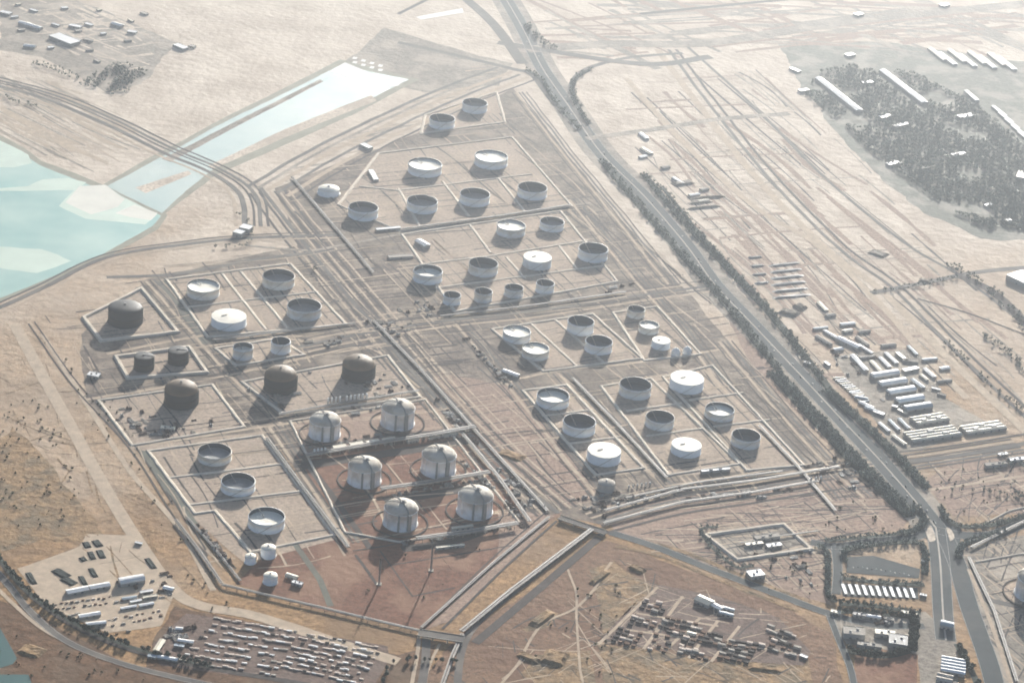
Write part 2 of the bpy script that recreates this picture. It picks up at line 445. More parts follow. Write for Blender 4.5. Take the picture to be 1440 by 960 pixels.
# white full containment tanks
def lng_tank(x, yfront, wpx, label):
    wm = wpx * mpp(x, yfront) ; R = wm / 2
    p0 = P(x, yfront); c = P(x, yfront); c.y += R; 
    c.x = c.x * c.y / p0.y if False else c.x
    H = R * 1.08; rise = R * .40
    t = empty('containment_tank', c, label, 'storage tank', 'white domed gas tanks')
    bm = bmesh.new()
    lathe(bm, [(R * 1.06, 0), (R * 1.06, 2), (R, 2), (R, H - 2), (R + .8, H - 2), (R + .8, H), (R - .5, H + .3)], 96); link('shell', bm, M_LNG, t, True)
    bm = bmesh.new()
    pr = [(R * .985 * math.cos(a), H + .3 + rise * math.sin(a)) for a in [i * PI / 2 / 10 for i in range(10)]] + [(0, H + .3 + rise)]
    lathe(bm, pr, 96); dm = link('dome', bm, M_DOME, t, True)
    bm = bmesh.new()                                              # platform and pipe arch over the dome
    box(bm, R * .1, -R * .1, H + rise + 2.5, R * .3, R * .22, 2.2, .4)
    box(bm, R * .1, -R * .1, H + rise + 5, R * .14, R * .12, 3, .4)
    link('roof_platform', bm, M_STEEL, dm)
    bm = bmesh.new()
    def arc(a0, r):
        last = None
        for i in range(11):
            q = i / 10; rr = R * 1.02 * q
            z = H + .3 + rise * math.sqrt(max(0, 1 - (min(rr / (R * .985), 1)) ** 2)) + 1.2
            pnt = (rr * math.cos(a0), rr * math.sin(a0), z)
            if last: beam(bm, last, pnt, r)
            last = pnt
    arc(-1.05, 1.3); arc(2.0, .8); arc(PI - .3, .5)
    link('roof_pipe', bm, M_STEEL, dm)
    bm = bmesh.new()                                              # stair tower and pipe riser on the sunless side
    a = -1.02
    box(bm, (R + 3.2) * math.cos(a), (R + 3.2) * math.sin(a), H / 2 + 1, 6.4, 7.5, H + 3, a); link('stair_tower', bm, M_STEEL, t)
    bm = bmesh.new(); a = -1.62
    box(bm, (R + 1.2) * math.cos(a), (R + 1.2) * math.sin(a), H / 2, 2.4, 4.6, H, a); link('pipe_riser', bm, M_STEEL, t)
    for a in (-.35, -2.35, -2.9):
        bm = bmesh.new(); box(bm, (R + .5) * math.cos(a), (R + .5) * math.sin(a), H / 2, 1, 2.5, H - 4, a); link('buttress', bm, M_LNG, t)
    bm = bmesh.new(); n = 80; r1 = R * 1.58                       # ring wall round its foot
    lathe(bm, [(r1, 0), (r1, 2.4), (r1 + 3.5, 2.4), (r1 + 3.5, 0)], 96); link('ring_wall', bm, M_TRACKD, t)
    bm = bmesh.new(); lathe(bm, [(R * 1.06, .35), (r1, .35)], 96); link('apron', bm, M_FLOOR, t)
    return t
for x, yf, wpx, lab in [
    (454, 621, 43.8, 'white domed gas tank, left one of the farthest row'),
    (557, 606, 46.5, 'white domed gas tank, right one of the farthest row'),
    (510, 687, 46.5, 'white domed gas tank, left one of the middle row'),
    (614.5, 673, 48, 'white domed gas tank, right one of the middle row'),
    (561, 747.5, 47.5, 'white domed gas tank, left one of the nearest row, casting a shadow on red sand'),
    (666, 731.5, 49.5, 'white domed gas tank, right one of the nearest row'),
    (1457, 850, 50, 'white domed gas tank cut off by the right edge')]:
    lng_tank(x, yf, wpx, lab)

# ------------------------------------------------------------------ ground cover: sheets a little above one another
def smooth_pts(pts, n=6):
    if len(pts) < 3: return [Vector(p) for p in pts]
    out = []
    V = [Vector(p) for p in pts]
    V = [V[0] * 2 - V[1]] + V + [V[-1] * 2 - V[-2]]
    for i in range(1, len(V) - 2):
        a, b, c, d = V[i - 1:i + 3]
        for k in range(n):
            t = k / n
            out.append(.5 * ((2 * b) + (c - a) * t + (2 * a - 5 * b + 4 * c - d) * t * t + (3 * b - a - 3 * c + d) * t ** 3))
    out.append(V[-2])
    return out
def G(pts, sm=False):
    q = [P(*p) for p in pts]
    return smooth_pts(q) if sm else q
def offset(q, off):
    out = []
    for i, p in enumerate(q):
        a = q[max(i - 1, 0)]; b = q[min(i + 1, len(q) - 1)]
        d = (b - a); d.z = 0; d.normalize()
        out.append(p + Vector((-d.y, d.x, 0)) * off)
    return out
def mitre(q, wd):
    """left and right edge points of a strip"""
    L, Rr = [], []
    for i, p in enumerate(q):
        d1 = (q[i] - q[i - 1]).normalized() if i else (q[1] - q[0]).normalized()
        d2 = (q[i + 1] - q[i]).normalized() if i < len(q) - 1 else d1
        n1 = Vector((-d1.y, d1.x, 0)); n2 = Vector((-d2.y, d2.x, 0))
        m = n1 + n2
        m = m.normalized() if m.length > .2 else n1
        k = 1 / max(.5, m.dot(n1))
        L.append(p + m * wd * k); Rr.append(p - m * wd * k)
    return L, Rr
ZL = {'patch': .12, 'patch2': .24, 'patch3': .34, 'track': .44, 'road': .56, 'road2': .66, 'mark': .74}
USED = {}
def lift(layer):
    USED[layer] = USED.get(layer, 0) + 1
    return ZL[layer] + .0018 * (USED[layer] % 50)
def poly(name, pts, m, layer='patch', sm=False, kind='structure', label=None):
    bm = bmesh.new(); z = lift(layer)
    q = [P(*p) for p in pts]
    if sm:
        q2 = smooth_pts([q[-1]] + q + [q[0]], 4); q = q2[4:-5]
    vs = [bm.verts.new((p.x, p.y, z)) for p in q]
    f = bm.faces.new(vs)
    bmesh.ops.triangulate(bm, faces=[f])
    bm.normal_update()
    for f in bm.faces:
        if f.normal.z < 0: f.normal_flip()
    return tag(link(name, bm, m), label, None, None, kind)
def rough_poly(name, pts, m, layer='patch', amp=8, label=None):
    """polygon whose outline wanders by a few metres"""
    q = [P(*p) for p in pts]; out = []
    for i, a in enumerate(q):
        b = q[(i + 1) % len(q)]; n = max(2, int((b - a).length / 25))
        for k in range(n):
            p = a.lerp(b, k / n)
            h = noise.noise_vector(p * .006) * 1.6 + noise.noise_vector(p * .02) + noise.noise_vector(p * .05) * .6
            out.append(p + Vector((h.x, h.y, 0)) * amp)
    bm = bmesh.new(); z = lift(layer)
    f = bm.faces.new([bm.verts.new((p.x, p.y, z)) for p in out])
    bmesh.ops.triangulate(bm, faces=[f]); bm.normal_update()
    for f in bm.faces:
        if f.normal.z < 0: f.normal_flip()
    return tag(link(name, bm, m), label, None, None, 'structure')
def strip(name, pts, wd, m, layer='road', sm=True, off=0, kind='structure', wander=0):
    q = G(pts, sm)
    if off: q = offset(q, off)
    if wander:
        q2 = []
        for a, b in zip(q, q[1:]):
            n = max(1, int((b - a).length / 30))
            for k in range(n):
                p = a.lerp(b, k / n); h = noise.noise_vector(p * .01 + Vector((off, 0, 3)))
                q2.append(p + Vector((h.x, h.y, 0)) * wander)
        q = q2 + [q[-1]]
    L, Rr = mitre(q, wd / 2)
    bm = bmesh.new(); z = lift(layer)
    a = [bm.verts.new((p.x, p.y, z)) for p in L]; b = [bm.verts.new((p.x, p.y, z)) for p in Rr]
    for i in range(len(q) - 1):
        bm.faces.new((b[i], b[i + 1], a[i + 1], a[i]))
    return tag(link(name, bm, m), None, None, None, kind)
def dual_road(name, pts, wd, m=None, median=3, sm=True):
    """carriageways with kerbed median and painted lines"""
    strip(name, pts, wd, m or M_ASPH, 'road', sm)
    q = G(pts, sm)
    if median:
        L, Rr = mitre(q, median / 2)
        bm = bmesh.new()
        z0, z1 = .6, .86
        A = [[bm.verts.new((p.x, p.y, z)) for p in e] for e, z in ((L, z0), (L, z1), (Rr, z1), (Rr, z0))]
        for r0, r1 in zip(A, A[1:]):
            for i in range(len(q) - 1): bm.faces.new((r1[i], r1[i + 1], r0[i + 1], r0[i]))
        tag(link('kerbed_median', bm, M_CONC), None, None, None, 'structure')
    for off in (-wd / 2 + 1, wd / 2 - 1):
        strip('road_marking', pts, .5, M_PAINTW, 'mark', sm, off)
def bund(pts, label, h=2.6, base=11, top=4.5, closed=True, m=None, cross=(), name='bund_wall', cat='earth bund'):
    bm = bmesh.new()
    def run(q, closed, k=1.0):
        if closed: q = q + [q[0]]
        q2 = []
        for a_, b_ in zip(q, q[1:]):                      # weathered crest: it wanders a little
            n_ = max(1, int((b_ - a_).length / 22))
            for i_ in range(n_):
                p_ = a_.lerp(b_, i_ / n_)
                if i_: p_ = p_ + noise.noise_vector(p_ * .05) * Vector((1.3, 1.3, 0))
                q2.append(p_)
        q = q2 + [q[-1]]
        n = len(q); L = [[], [], [], []]
        for i, p in enumerate(q):
            if closed:
                a = q[i - 1] if i else q[-2]; b = q[i + 1] if i < n - 1 else q[1]
            else:
                a = q[i - 1] if i else p - (q[1] - p); b = q[i + 1] if i < n - 1 else p + (p - q[i - 1])
            d1 = (p - a).normalized(); d2 = (b - p).normalized()
            mm = Vector((-d1.y - d2.y, d1.x + d2.x, 0)).normalized()
            kk = 1 / max(.45, mm.dot(Vector((-d1.y, d1.x, 0))))
            for j, (o, z) in enumerate(((base / 2, 0), (top / 2 + noise.noise(p * .03) * 1.0, h * k * (1 + .25 * noise.noise(p * .06))), (-top / 2, h * k), (-base / 2, 0))):
                L[j].append(bm.verts.new((p.x + mm.x * o * kk, p.y + mm.y * o * kk, z)))
        for r0, r1 in zip(L, L[1:]):
            for i in range(n - 1): bm.faces.new((r1[i], r1[i + 1], r0[i + 1], r0[i]))
        if not closed:
            bm.faces.new([L[j][0] for j in range(4)]); bm.faces.new([L[j][-1] for j in range(3, -1, -1)])
    run([P(*p) for p in pts], closed)
    for c in cross: run([P(*p) for p in c], False, .8)
    # origin at the first corner
    o0 = P(*pts[0])
    bmesh.ops.translate(bm, verts=bm.verts, vec=-o0)
    o = link(name, bm, m or M_BUND); o.location = o0
    return tag(o, label, cat, 'bunds and walls round the tanks')

# --- broad soil patches
rough_poly('reddish_sand_flat', [(385,770),(480,755),(600,760),(730,735),(790,720),(600,885),(440,855),(330,820)], M_SANDRED, 'patch2', 4)
rough_poly('gravel_flat', [(560,985),(640,900),(850,760),(1100,850),(1170,890),(1190,1000),(560,1010)], mat('dusty_tan', (.22,.125,.07), var=.18, scale=.03, bump=2.5, bscale=.05, patch=(.15,.075,.04), patch_scale=.006, patch_amt=.7), 'patch', 8)
rough_poly('brown_sand_flat', [(-60,1000),(-60,830),(30,850),(90,890),(160,925),(260,950),(560,985),(540,1010)], M_BROWN, 'patch', 8)
rough_poly('brown_sand_flat', [(245,850),(330,868),(560,920),(610,905),(590,985),(200,985),(215,900)], M_BROWN, 'patch2', 6)
rough_poly('scrub_flat', [(-40,640),(20,600),(60,640),(110,700),(150,760),(60,760),(-40,790)], M_SCRUB, 'patch2', 12)
rough_poly('scrub_flat', [(830,800),(860,790),(930,830),(890,870),(840,900),(850,960),(1150,985),(1140,930),(1000,930),(850,905)], M_SCRUB, 'patch2', 8)
rough_poly('scrub_flat', [(760,920),(830,915),(840,965),(780,970),(730,945)], M_SCRUB, 'patch3', 6)
rough_poly('scrub_flat', [(735,885),(775,858),(785,862),(770,882),(740,890)], M_SCRUB, 'patch3', 4)
rough_poly('gravel_flat', [(600,520),(720,545),(850,700),(790,715),(690,640)], M_SANDPINK, 'patch2', 4)
rough_poly('gravel_flat', [(850,710),(1150,665),(1290,700),(1270,745),(1150,755),(1170,850),(1000,800),(860,745)], M_SANDPINK, 'patch2', 5)
rough_poly('gravel_flat', [(1020,440),(1150,570),(1290,720),(1180,640),(1060,520)], M_SANDPINK, 'patch2', 5)
rough_poly('gravel_flat', [(1330,650),(1500,630),(1500,720),(1340,725),(1300,680)], M_SANDPINK, 'patch2', 5)
rough_poly('sand_flat', [(1200,900),(1290,920),(1290,1000),(1205,1000)], M_SANDRED, 'patch2', 3)
rough_poly('grey_flat', [(1350,770),(1500,740),(1500,1000),(1400,1000),(1370,880)], M_GREYSOIL, 'patch2', 4)
rough_poly('grey_flat', [(540,40),(720,90),(700,120),(600,130),(470,100)], M_GREYSOIL, 'patch2', 8)
rough_poly('grey_flat', [(0,0),(110,0),(250,60),(200,120),(150,130),(60,80),(0,70)], M_GREYSOIL, 'patch2', 10)
rough_poly('grey_flat', [(1090,60),(1250,60),(1460,90),(1460,340),(1380,335),(1300,300),(1210,225),(1140,140)], M_SOILG, 'patch2', 12)
rough_poly('grey_flat', [(1170,500),(1290,490),(1330,560),(1400,600),(1262,640)], M_GREYSOIL, 'patch3', 3)
rough_poly('grey_flat', [(1170,870),(1300,860),(1345,900),(1350,1000),(1300,1000),(1290,920),(1190,905)], M_GREYSOIL, 'patch3', 3)

poly('grove_floor', [(1140,110),(1200,95),(1290,105),(1360,140),(1400,170),(1440,205),(1500,250),(1500,325),(1440,325),(1385,325),(1335,300),(1285,265),(1225,225),(1185,180)], M_SOILG, 'patch3', True)
rough_poly('brown_sand_flat', [(415,640),(520,625),(680,606),(745,735),(560,770),(485,745)], M_SANDRED, 'patch3', 3)
rough_poly('plant_ground', [(205,392),(420,345),(385,264),(640,168),(720,124),(790,205),(860,295),(960,405),(1030,485),(1215,695),(1150,718),(850,738),(785,724),(735,742),(560,772),(490,768),(380,612),(190,634),(120,560),(112,470)], M_CORR, 'patch', 5)
# --- water
rough_poly('wet_margin', [(-120,160),(0,190),(30,206),(60,227),(104,243),(165,268),(236,302),(222,323),(142,366),(60,401),(0,426),(-120,472)], M_WET, 'patch2', 2)
rough_poly('water', [(-120,170),(0,198),(25,212),(55,232),(100,250),(165,275),(228,302),(215,318),(140,360),(60,395),(0,420),(-120,465)], M_WATER, 'patch3', 1.5)
rough_poly('canal_bank', [(140,262),(214,220),(300,174),(440,104),(478,84),(590,112),(500,160),(380,213),(304,246),(264,276),(228,304)], M_WET, 'patch3', 2)
rough_poly('canal_water', [(150,262),(218,226),(300,180),(440,112),(478,92),(575,112),(500,150),(380,203),(300,238),(262,268),(228,300)], M_CANAL, 'track', 1.5)
rough_poly('sand_dyke', [(292,234),(300,238),(410,190),(530,142),(522,134),(400,182)], M_SANDPALE, 'road', 1)
rough_poly('sand_dyke', [(190,264),(265,240),(270,245),(205,272)], M_SANDPALE, 'road', 1)
rough_poly('sand_dyke', [(228,224),(330,172),(450,112),(455,115),(335,177),(240,228)], M_GREYSOIL, 'road', 1)
rough_poly('shoal', [(82,290),(108,264),(150,262),(180,280),(222,302),(205,316),(120,308)], M_SHALLOW, 'track', 2)
rough_poly('sandbar', [(92,285),(112,262),(148,260),(176,280),(166,291),(128,302)], M_SPIT, 'road', 1.5)
rough_poly('sandbar', [(162,300),(190,288),(222,300),(213,310),(185,306)], M_SPIT, 'road', 1.5)
rough_poly('shoal', [(40,262),(60,252),(95,250),(122,256),(110,268),(70,268),(-60,270)], M_SHALLOW, 'track', 4)
rough_poly('sandbar', [(-20,200),(0,198),(40,218),(45,230),(20,236),(-20,234)], M_SHALLOW, 'track', 3)
rough_poly('shoal', [(-40,345),(60,350),(100,368),(50,384),(-40,372)], M_SHALLOW, 'track', 5)
poly('white_patch', [(464,100),(485,88),(538,110),(533,117),(500,114)], M_WHITEPATCH, 'road')  # flat white patches over and beside the far canal
poly('white_patch', [(540,112),(568,114),(560,121),(548,123)], M_WHITEPATCH, 'road')
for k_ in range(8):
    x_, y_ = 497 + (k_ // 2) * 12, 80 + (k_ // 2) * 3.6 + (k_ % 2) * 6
    poly('white_patch', [(x_, y_), (x_ + 6, y_ + 1), (x_ + 4, y_ + 4), (x_ - 2, y_ + 3)], M_WHITEPATCH, 'road')
poly('white_patch', [(585,24),(650,12),(652,18),(592,28)], M_WHITEPATCH, 'track')
poly('pond', [(-20,880),(0,882),(24,925),(18,933),(-20,945)], M_POND, 'patch3')
poly('pond', [(-20,948),(40,948),(50,975),(-20,985)], M_POND, 'patch3')

# --- tank compound floors
for pts in ([(192,628),(372,606),(480,756),(345,792),(262,722)], [(225,392),(410,368),(490,458),(300,482)],
            [(300,488),(395,474),(432,500),(330,517)], [(112,449),(199,404),(252,468),(144,482)],
            [(160,502),(266,486),(294,525),(180,535)], [(136,562),(298,540),(345,602),(184,628)],
            [(340,535),(545,498),(590,560),(400,585)], [(733,548),(798,540),(915,662),(838,672)],
            [(843,542),(1003,513),(1135,655),(940,670)], [(690,462),(835,440),(905,505),(762,525)],
            [(860,438),(925,430),(990,500),(905,510)], [(530,215),(722,192),(806,290),(560,325),(470,290)],
            [(560,328),(790,296),(870,398),(640,440)], [(595,160),(700,128),(712,175),(590,190)]):
    rough_poly('compound_floor', pts, M_FLOOR, 'patch3', 1.5)
rough_poly('compound_floor', [(405,590),(600,560),(640,600),(430,638)], M_SANDPINK, 'patch3', 1.5)
rough_poly('compound_floor', [(990,752),(1103,736),(1142,773),(1036,788)], M_GREYSOIL, 'patch3', 1.5)
poly('green_verge', [(192,632),(206,634),(280,738),(262,732)], mat('verge_soil', (.13,.135,.105), var=.2, scale=.05), 'track')
poly('green_verge', [(222,396),(234,394),(302,482),(285,484)], mat('verge_soil', (.13,.135,.105)), 'track')

# --- roads
HW = [(700,-20),(735,40),(762,95),(800,150),(845,215),(905,275),(965,345),(1005,400),(1062,460),(1130,532),(1182,588),(1240,650),(1290,708),(1316,742)]
strip('highway_shoulder', HW, 110, M_GREYSOIL, 'patch3')
dual_road('highway', HW, 54, M_ASPH, 4)
dual_road('road', [(1316,742),(1322,790),(1326,860),(1330,900)], 46, M_ASPH, 4)
dual_road('road', [(1322,740),(1345,790),(1362,850),(1390,930),(1404,985)], 44, M_ASPH, 0)
dual_road('road', [(1316,745),(1350,752),(1395,752),(1440,736),(1500,722)], 34, M_ASPH, 0)
dual_road('road', [(1316,742),(1285,755),(1230,760),(1178,768),(1140,762)], 28, M_ASPH, 0)
dual_road('road', [(1175,768),(1178,800),(1176,835)], 22, M_ASPH, 0)
poly('junction', [(1292,742),(1300,728),(1335,728),(1352,748),(1342,772),(1310,776)], M_ASPH, 'road2', True)
poly('traffic_island', [(1298,740),(1308,738),(1316,758),(1304,760)], M_SANDPALE, 'mark', True)
poly('traffic_island', [(1330,742),(1338,745),(1342,756),(1334,760)], M_SANDPALE, 'mark', True)
poly('car_park', [(1191,783),(1228,781),(1294,800),(1292,813),(1190,805)], M_ASPH, 'road', False)
poly('car_park', [(1182,820),(1290,826),(1292,842),(1185,838)], M_ASPH, 'road', False)
dual_road('road', [(858,748),(920,768),(1000,800),(1100,838),(1165,862),(1230,878),(1300,880)], 24, M_ASPH, 0)
dual_road('road', [(1165,862),(1180,900),(1196,940),(1205,985)], 16, M_ASPH, 0)
dual_road('coast_road', [(-30,775),(10,820),(45,862),(95,902),(170,932),(260,955),(360,975)], 16, M_ASPHOLD, 0)
strip('railway_bed', [(-30,750),(20,812),(60,850),(120,888),(200,918),(300,940),(420,960),(560,985)], 14, M_TRACKD, 'road')
strip('track', [(-30,800),(20,850),(70,890),(150,925),(240,950)], 9, M_TRACK, 'track')
strip('sand_track', [(20,455),(55,520),(100,600),(150,690),(200,770),(245,830),(285,852),(360,866),(480,905),(560,930)], 30, M_TRACK, 'track')
strip('sand_track', [(60,470),(130,580),(185,665),(250,740),(300,830)], 13, M_TRACK, 'track')
strip('service_road', [(40,455),(100,540),(180,628),(235,712),(300,812)], 5, M_TRACKD, 'road')
strip('service_road', [(48,452),(108,537),(188,625),(243,709)], 4, M_TRACKD, 'road')
strip('main_plant_road', [(365,262),(430,345),(520,452),(600,545),(690,640),(785,722)], 12, M_ASPHOLD, 'road')
for off, wd, mm in ((-30,7,M_TRACK),(-16,8,M_TRACKD),(18,6,M_TRACK),(31,9,M_TRACKD),(44,6,M_TRACK),(60,8,M_TRACKD),(75,6,M_TRACK),(-46,8,M_TRACKD)):
    strip('plant_track', [(372,270),(430,345),(520,452),(600,545),(690,640),(780,720)], wd, mm, 'track', True, off, wander=3)
strip('cross_road', [(345,345),(430,352),(480,345),(560,330),(700,305),(830,285)], 12, M_GREYSOIL, 'track')
strip('cross_road', [(150,390),(250,385),(360,365),(470,352)], 16, M_ASPHOLD, 'road')
for off, wd, mm in ((0,12,M_ASPHOLD),(22,6,M_TRACK),(-20,6,M_TRACKD),(36,4,M_TRACKD),(-34,8,M_TRACK)):
    strip('cross_road', [(420,488),(505,470),(620,452),(750,438),(880,418),(1000,402)], wd, mm, 'road' if off == 0 else 'track', True, off, wander=2)
for off, wd, mm in ((0,10,M_TRACK),(16,4,M_TRACKD)):
    strip('cross_road', [(150,498),(250,478),(330,468),(430,480)], wd, mm, 'track', True, off)
    strip('cross_road', [(120,562),(300,532),(420,505),(560,480)], wd, mm, 'track', True, off)
    strip('cross_road', [(183,630),(350,603),(480,585),(600,560)], wd, mm, 'track', True, off)
    strip('cross_road', [(700,540),(790,520),(880,512),(1010,492)], wd, mm, 'track', True, off)
for off, wd, mm in ((0,9,M_ASPHOLD),(14,7,M_TRACKD),(24,6,M_TRACK),(34,6,M_TRACKD),(44,6,M_TRACK),(-14,8,M_TRACKD),(56,7,M_TRACKD),(68,5,M_TRACK)):
    strip('pipeline_track', [(840,735),(930,708),(1040,690),(1150,672),(1290,655),(1440,632)], wd, mm, 'track', True, off, wander=2)
for off, wd, mm in ((0,8,M_TRACK),(12,4,M_TRACKD),(24,7,M_ASPHOLD),(38,4,M_TRACKD),(-14,4,M_TRACKD)):
    strip('farm_track', [(785,525),(840,585),(900,648),(945,700)], wd, mm, 'track', True, off, wander=2)
    strip('farm_track', [(930,545),(990,610),(1060,690)], wd * .8, mm, 'track', True, off * .8 + 10, wander=2)
    strip('farm_track', [(985,515),(1060,590),(1130,660),(1170,705)], wd, mm, 'track', True, off, wander=2)
    strip('farm_track', [(1010,480),(1090,575),(1160,650),(1215,700)], wd, mm, 'track', True, off, wander=3)
    strip('farm_track', [(440,500),(520,490),(590,545)], wd * .7, mm, 'track', True, off * .5, wander=2)
    strip('farm_track', [(378,600),(440,690),(490,765)], wd, mm, 'track', True, off, wander=2)
    strip('farm_track', [(640,455),(700,525),(760,600),(840,700)], wd, mm, 'track', True, off, wander=2)
    strip('farm_track', [(800,280),(880,380),(960,470),(1010,540)], wd, mm, 'track', True, off, wander=4)
    strip('farm_track', [(725,130),(790,215),(860,300),(940,400)], wd, mm, 'track', True, off, wander=4)
    strip('farm_track', [(205,395),(280,480),(330,535),(400,600)], wd, mm, 'track', True, off, wander=2)
# approach roads at the upper left
for off, wd, mm in ((0,16,M_ASPHOLD),(26,7,M_TRACKD),(44,12,M_ASPHOLD),(-26,10,M_TRACK),(66,8,M_TRACKD)):
    strip('approach_road', [(-40,112),(60,138),(150,175),(230,215),(300,245),(338,275),(345,318)], wd, mm, 'road', True, off, wander=3)
for off, wd, mm in ((0,16,M_ASPHOLD),(-20,8,M_TRACK),(20,6,M_TRACKD)):
    strip('shore_road', [(-40,450),(60,405),(150,362),(250,345),(345,335),(480,330)], wd, mm, 'road', True, off, wander=2)
for off, wd, mm in ((0,14,M_ASPHOLD),(-30,12,M_GREYSOIL),(-60,16,M_TRACK),(-95,12,M_ASPHOLD),(-130,16,M_TRACK),(-160,8,M_TRACKD)):
    strip('canal_road', [(350,262),(430,215),(520,170),(620,125),(700,95)], wd, mm, 'road', True, off, wander=4)
# interchange and far roads
strip('slip_road', [(560,60),(640,78),(720,97),(748,105),(772,135),(812,182)], 26, M_ASPHOLD, 'road2')
strip('slip_road', [(960,75),(880,82),(820,100),(802,128),(815,165),(835,200)], 20, M_ASPHOLD, 'road2')
strip('far_road', [(740,70),(860,62),(1000,60),(1200,30),(1500,0)], 70, M_GREYSOIL, 'road')
strip('far_road', [(700,60),(900,90),(1000,80)], 40, M_ASPHOLD, 'road')
strip('far_road', [(620,-30),(690,30),(735,90)], 40, M_ASPHOLD, 'road2')
strip('far_road', [(900,20),(1100,0),(1400,-30)], 24, M_TRACKD, 'road')
for off, wd, mm in ((0,12,M_ASPHOLD),(30,10,M_TRACKD),(-40,26,M_TRACK)):
    strip('desert_road', [(940,70),(1000,150),(1085,255),(1180,350),(1255,405),(1340,490),(1440,585),(1500,640)], wd, mm, 'road', True, off, wander=3)
strip('desert_road', [(880,110),(960,200),(1060,290),(1150,345),(1240,430),(1300,500),(1360,560)], 22, M_TRACK, 'road')
strip('desert_road', [(960,60),(1060,150),(1160,250),(1270,340),(1350,388),(1420,440),(1500,510)], 12, M_ASPHOLD, 'road')
strip('desert_road', [(1350,388),(1395,410),(1440,452),(1500,520)], 34, M_TRACKD, 'road2')
strip('desert_road', [(1225,412),(1300,398),(1380,382),(1500,372)], 22, M_ASPHOLD, 'road2')
strip('desert_road', [(825,195),(920,182),(1010,168),(1110,160)], 30, M_GREYSOIL, 'road2')
strip('desert_road', [(1260,650),(1350,640),(1500,612)], 16, M_ASPHOLD, 'road2')
strip('desert_road', [(1262,636),(1350,625),(1500,600)], 8, M_TRACKD, 'road2')
strip('desert_road', [(1300,690),(1380,678),(1500,660)], 10, M_TRACK, 'road2')
strip('desert_road', [(1440,470),(1360,440),(1290,420)], 8, M_TRACKD, 'road2')
strip('desert_road', [(560,20),(640,-20)], 16, M_TRACKD, 'road')
strip('desert_road', [(1380,840),(1420,850),(1500,862)], 18, M_ASPHOLD, 'road2')
strip('desert_road', [(1362,800),(1395,880),(1430,985)], 9, M_TRACK, 'road2')
# footpaths worn in the red sand
strip('worn_path', [(800,800),(810,840),(812,900),(820,960)], 5, M_TRACK, 'track', wander=5)
strip('worn_path', [(860,790),(815,850),(760,880),(730,930),(700,970)], 6, M_TRACK, 'track', wander=5)
strip('worn_path', [(590,895),(585,930),(575,985)], 8, M_TRACK, 'track', wander=2)
strip('worn_path', [(618,905),(602,940),(596,985)], 6, M_TRACK, 'track', wander=2)
strip('corridor_road', [(775,725),(700,790),(610,880)], 12, M_SANDPINK, 'road')
strip('corridor_road', [(765,722),(690,787),(590,885)], 4, M_TRACKD, 'road2')
strip('corridor_road', [(835,742),(750,810),(660,890),(640,985)], 16, M_ASPHOLD, 'road')
strip('corridor_road', [(600,890),(598,930),(590,985)], 18, M_ASPHOLD, 'road')
strip('flood_channel', [(500,780),(515,800),(530,822)], 7, M_TRACKD, 'road', sm=False)
strip('flood_channel', [(535,775),(580,838),(640,826)], 4, M_TRACKD, 'road', sm=False)
strip('flood_channel', [(545,795),(640,780),(730,765)], 4, M_TRACKD, 'road', sm=False)
strip('yard_road', [(415,765),(450,815),(465,852)], 14, mat('verge_soil', (.13,.135,.105)), 'road', sm=False)

# --- pale and dark soil, and painted rack shade, around the yards and corridors
rough_poly('sand_flat', [(25,800),(110,768),(120,750),(190,752),(245,835),(225,880),(150,890),(60,850)], M_TRACK, 'patch3', 3)
rough_poly('scrub_flat', [(700,715),(780,725),(640,870),(600,885),(700,780)], M_SANDPINK, 'patch3', 3)
strip('shade_soil_strip', [(842,756),(760,826),(668,904)], 20, M_TRACKD, 'road2')  # painted shade along the right corridor rack
strip('shade_soil_strip', [(783,732),(712,796),(622,884)], 6, M_TRACKD, 'road2')
strip('shade_soil_strip', [(700,738),(640,760),(565,772)], 26, M_TRACKD, 'road')  # shade at the foot of the nearest gas tanks, as colour
strip('shade_soil_strip', [(425,655),(520,641),(610,628),(672,616)], 34, M_TRACKD, 'road')  # rack shadow between gas tank rows, put into the ground colour
strip('shade_soil_strip', [(540,704),(600,696),(690,682)], 30, M_TRACKD, 'road')  # same painted rack shadow, one row nearer
strip('shade_soil_strip', [(425,640),(470,700),(520,770)], 14, M_TRACKD, 'road')
strip('shade_soil_strip', [(840,752),(960,722),(1060,707),(1150,692),(1250,680)], 8, M_TRACKD, 'road2')
strip('shade_soil_strip', [(865,768),(930,782),(1010,815),(1120,858)], 10, M_SCRUB, 'road2')
strip('shade_soil_strip', [(880,755),(960,775),(1050,812),(1140,846)], 14, M_SCRUB, 'road')
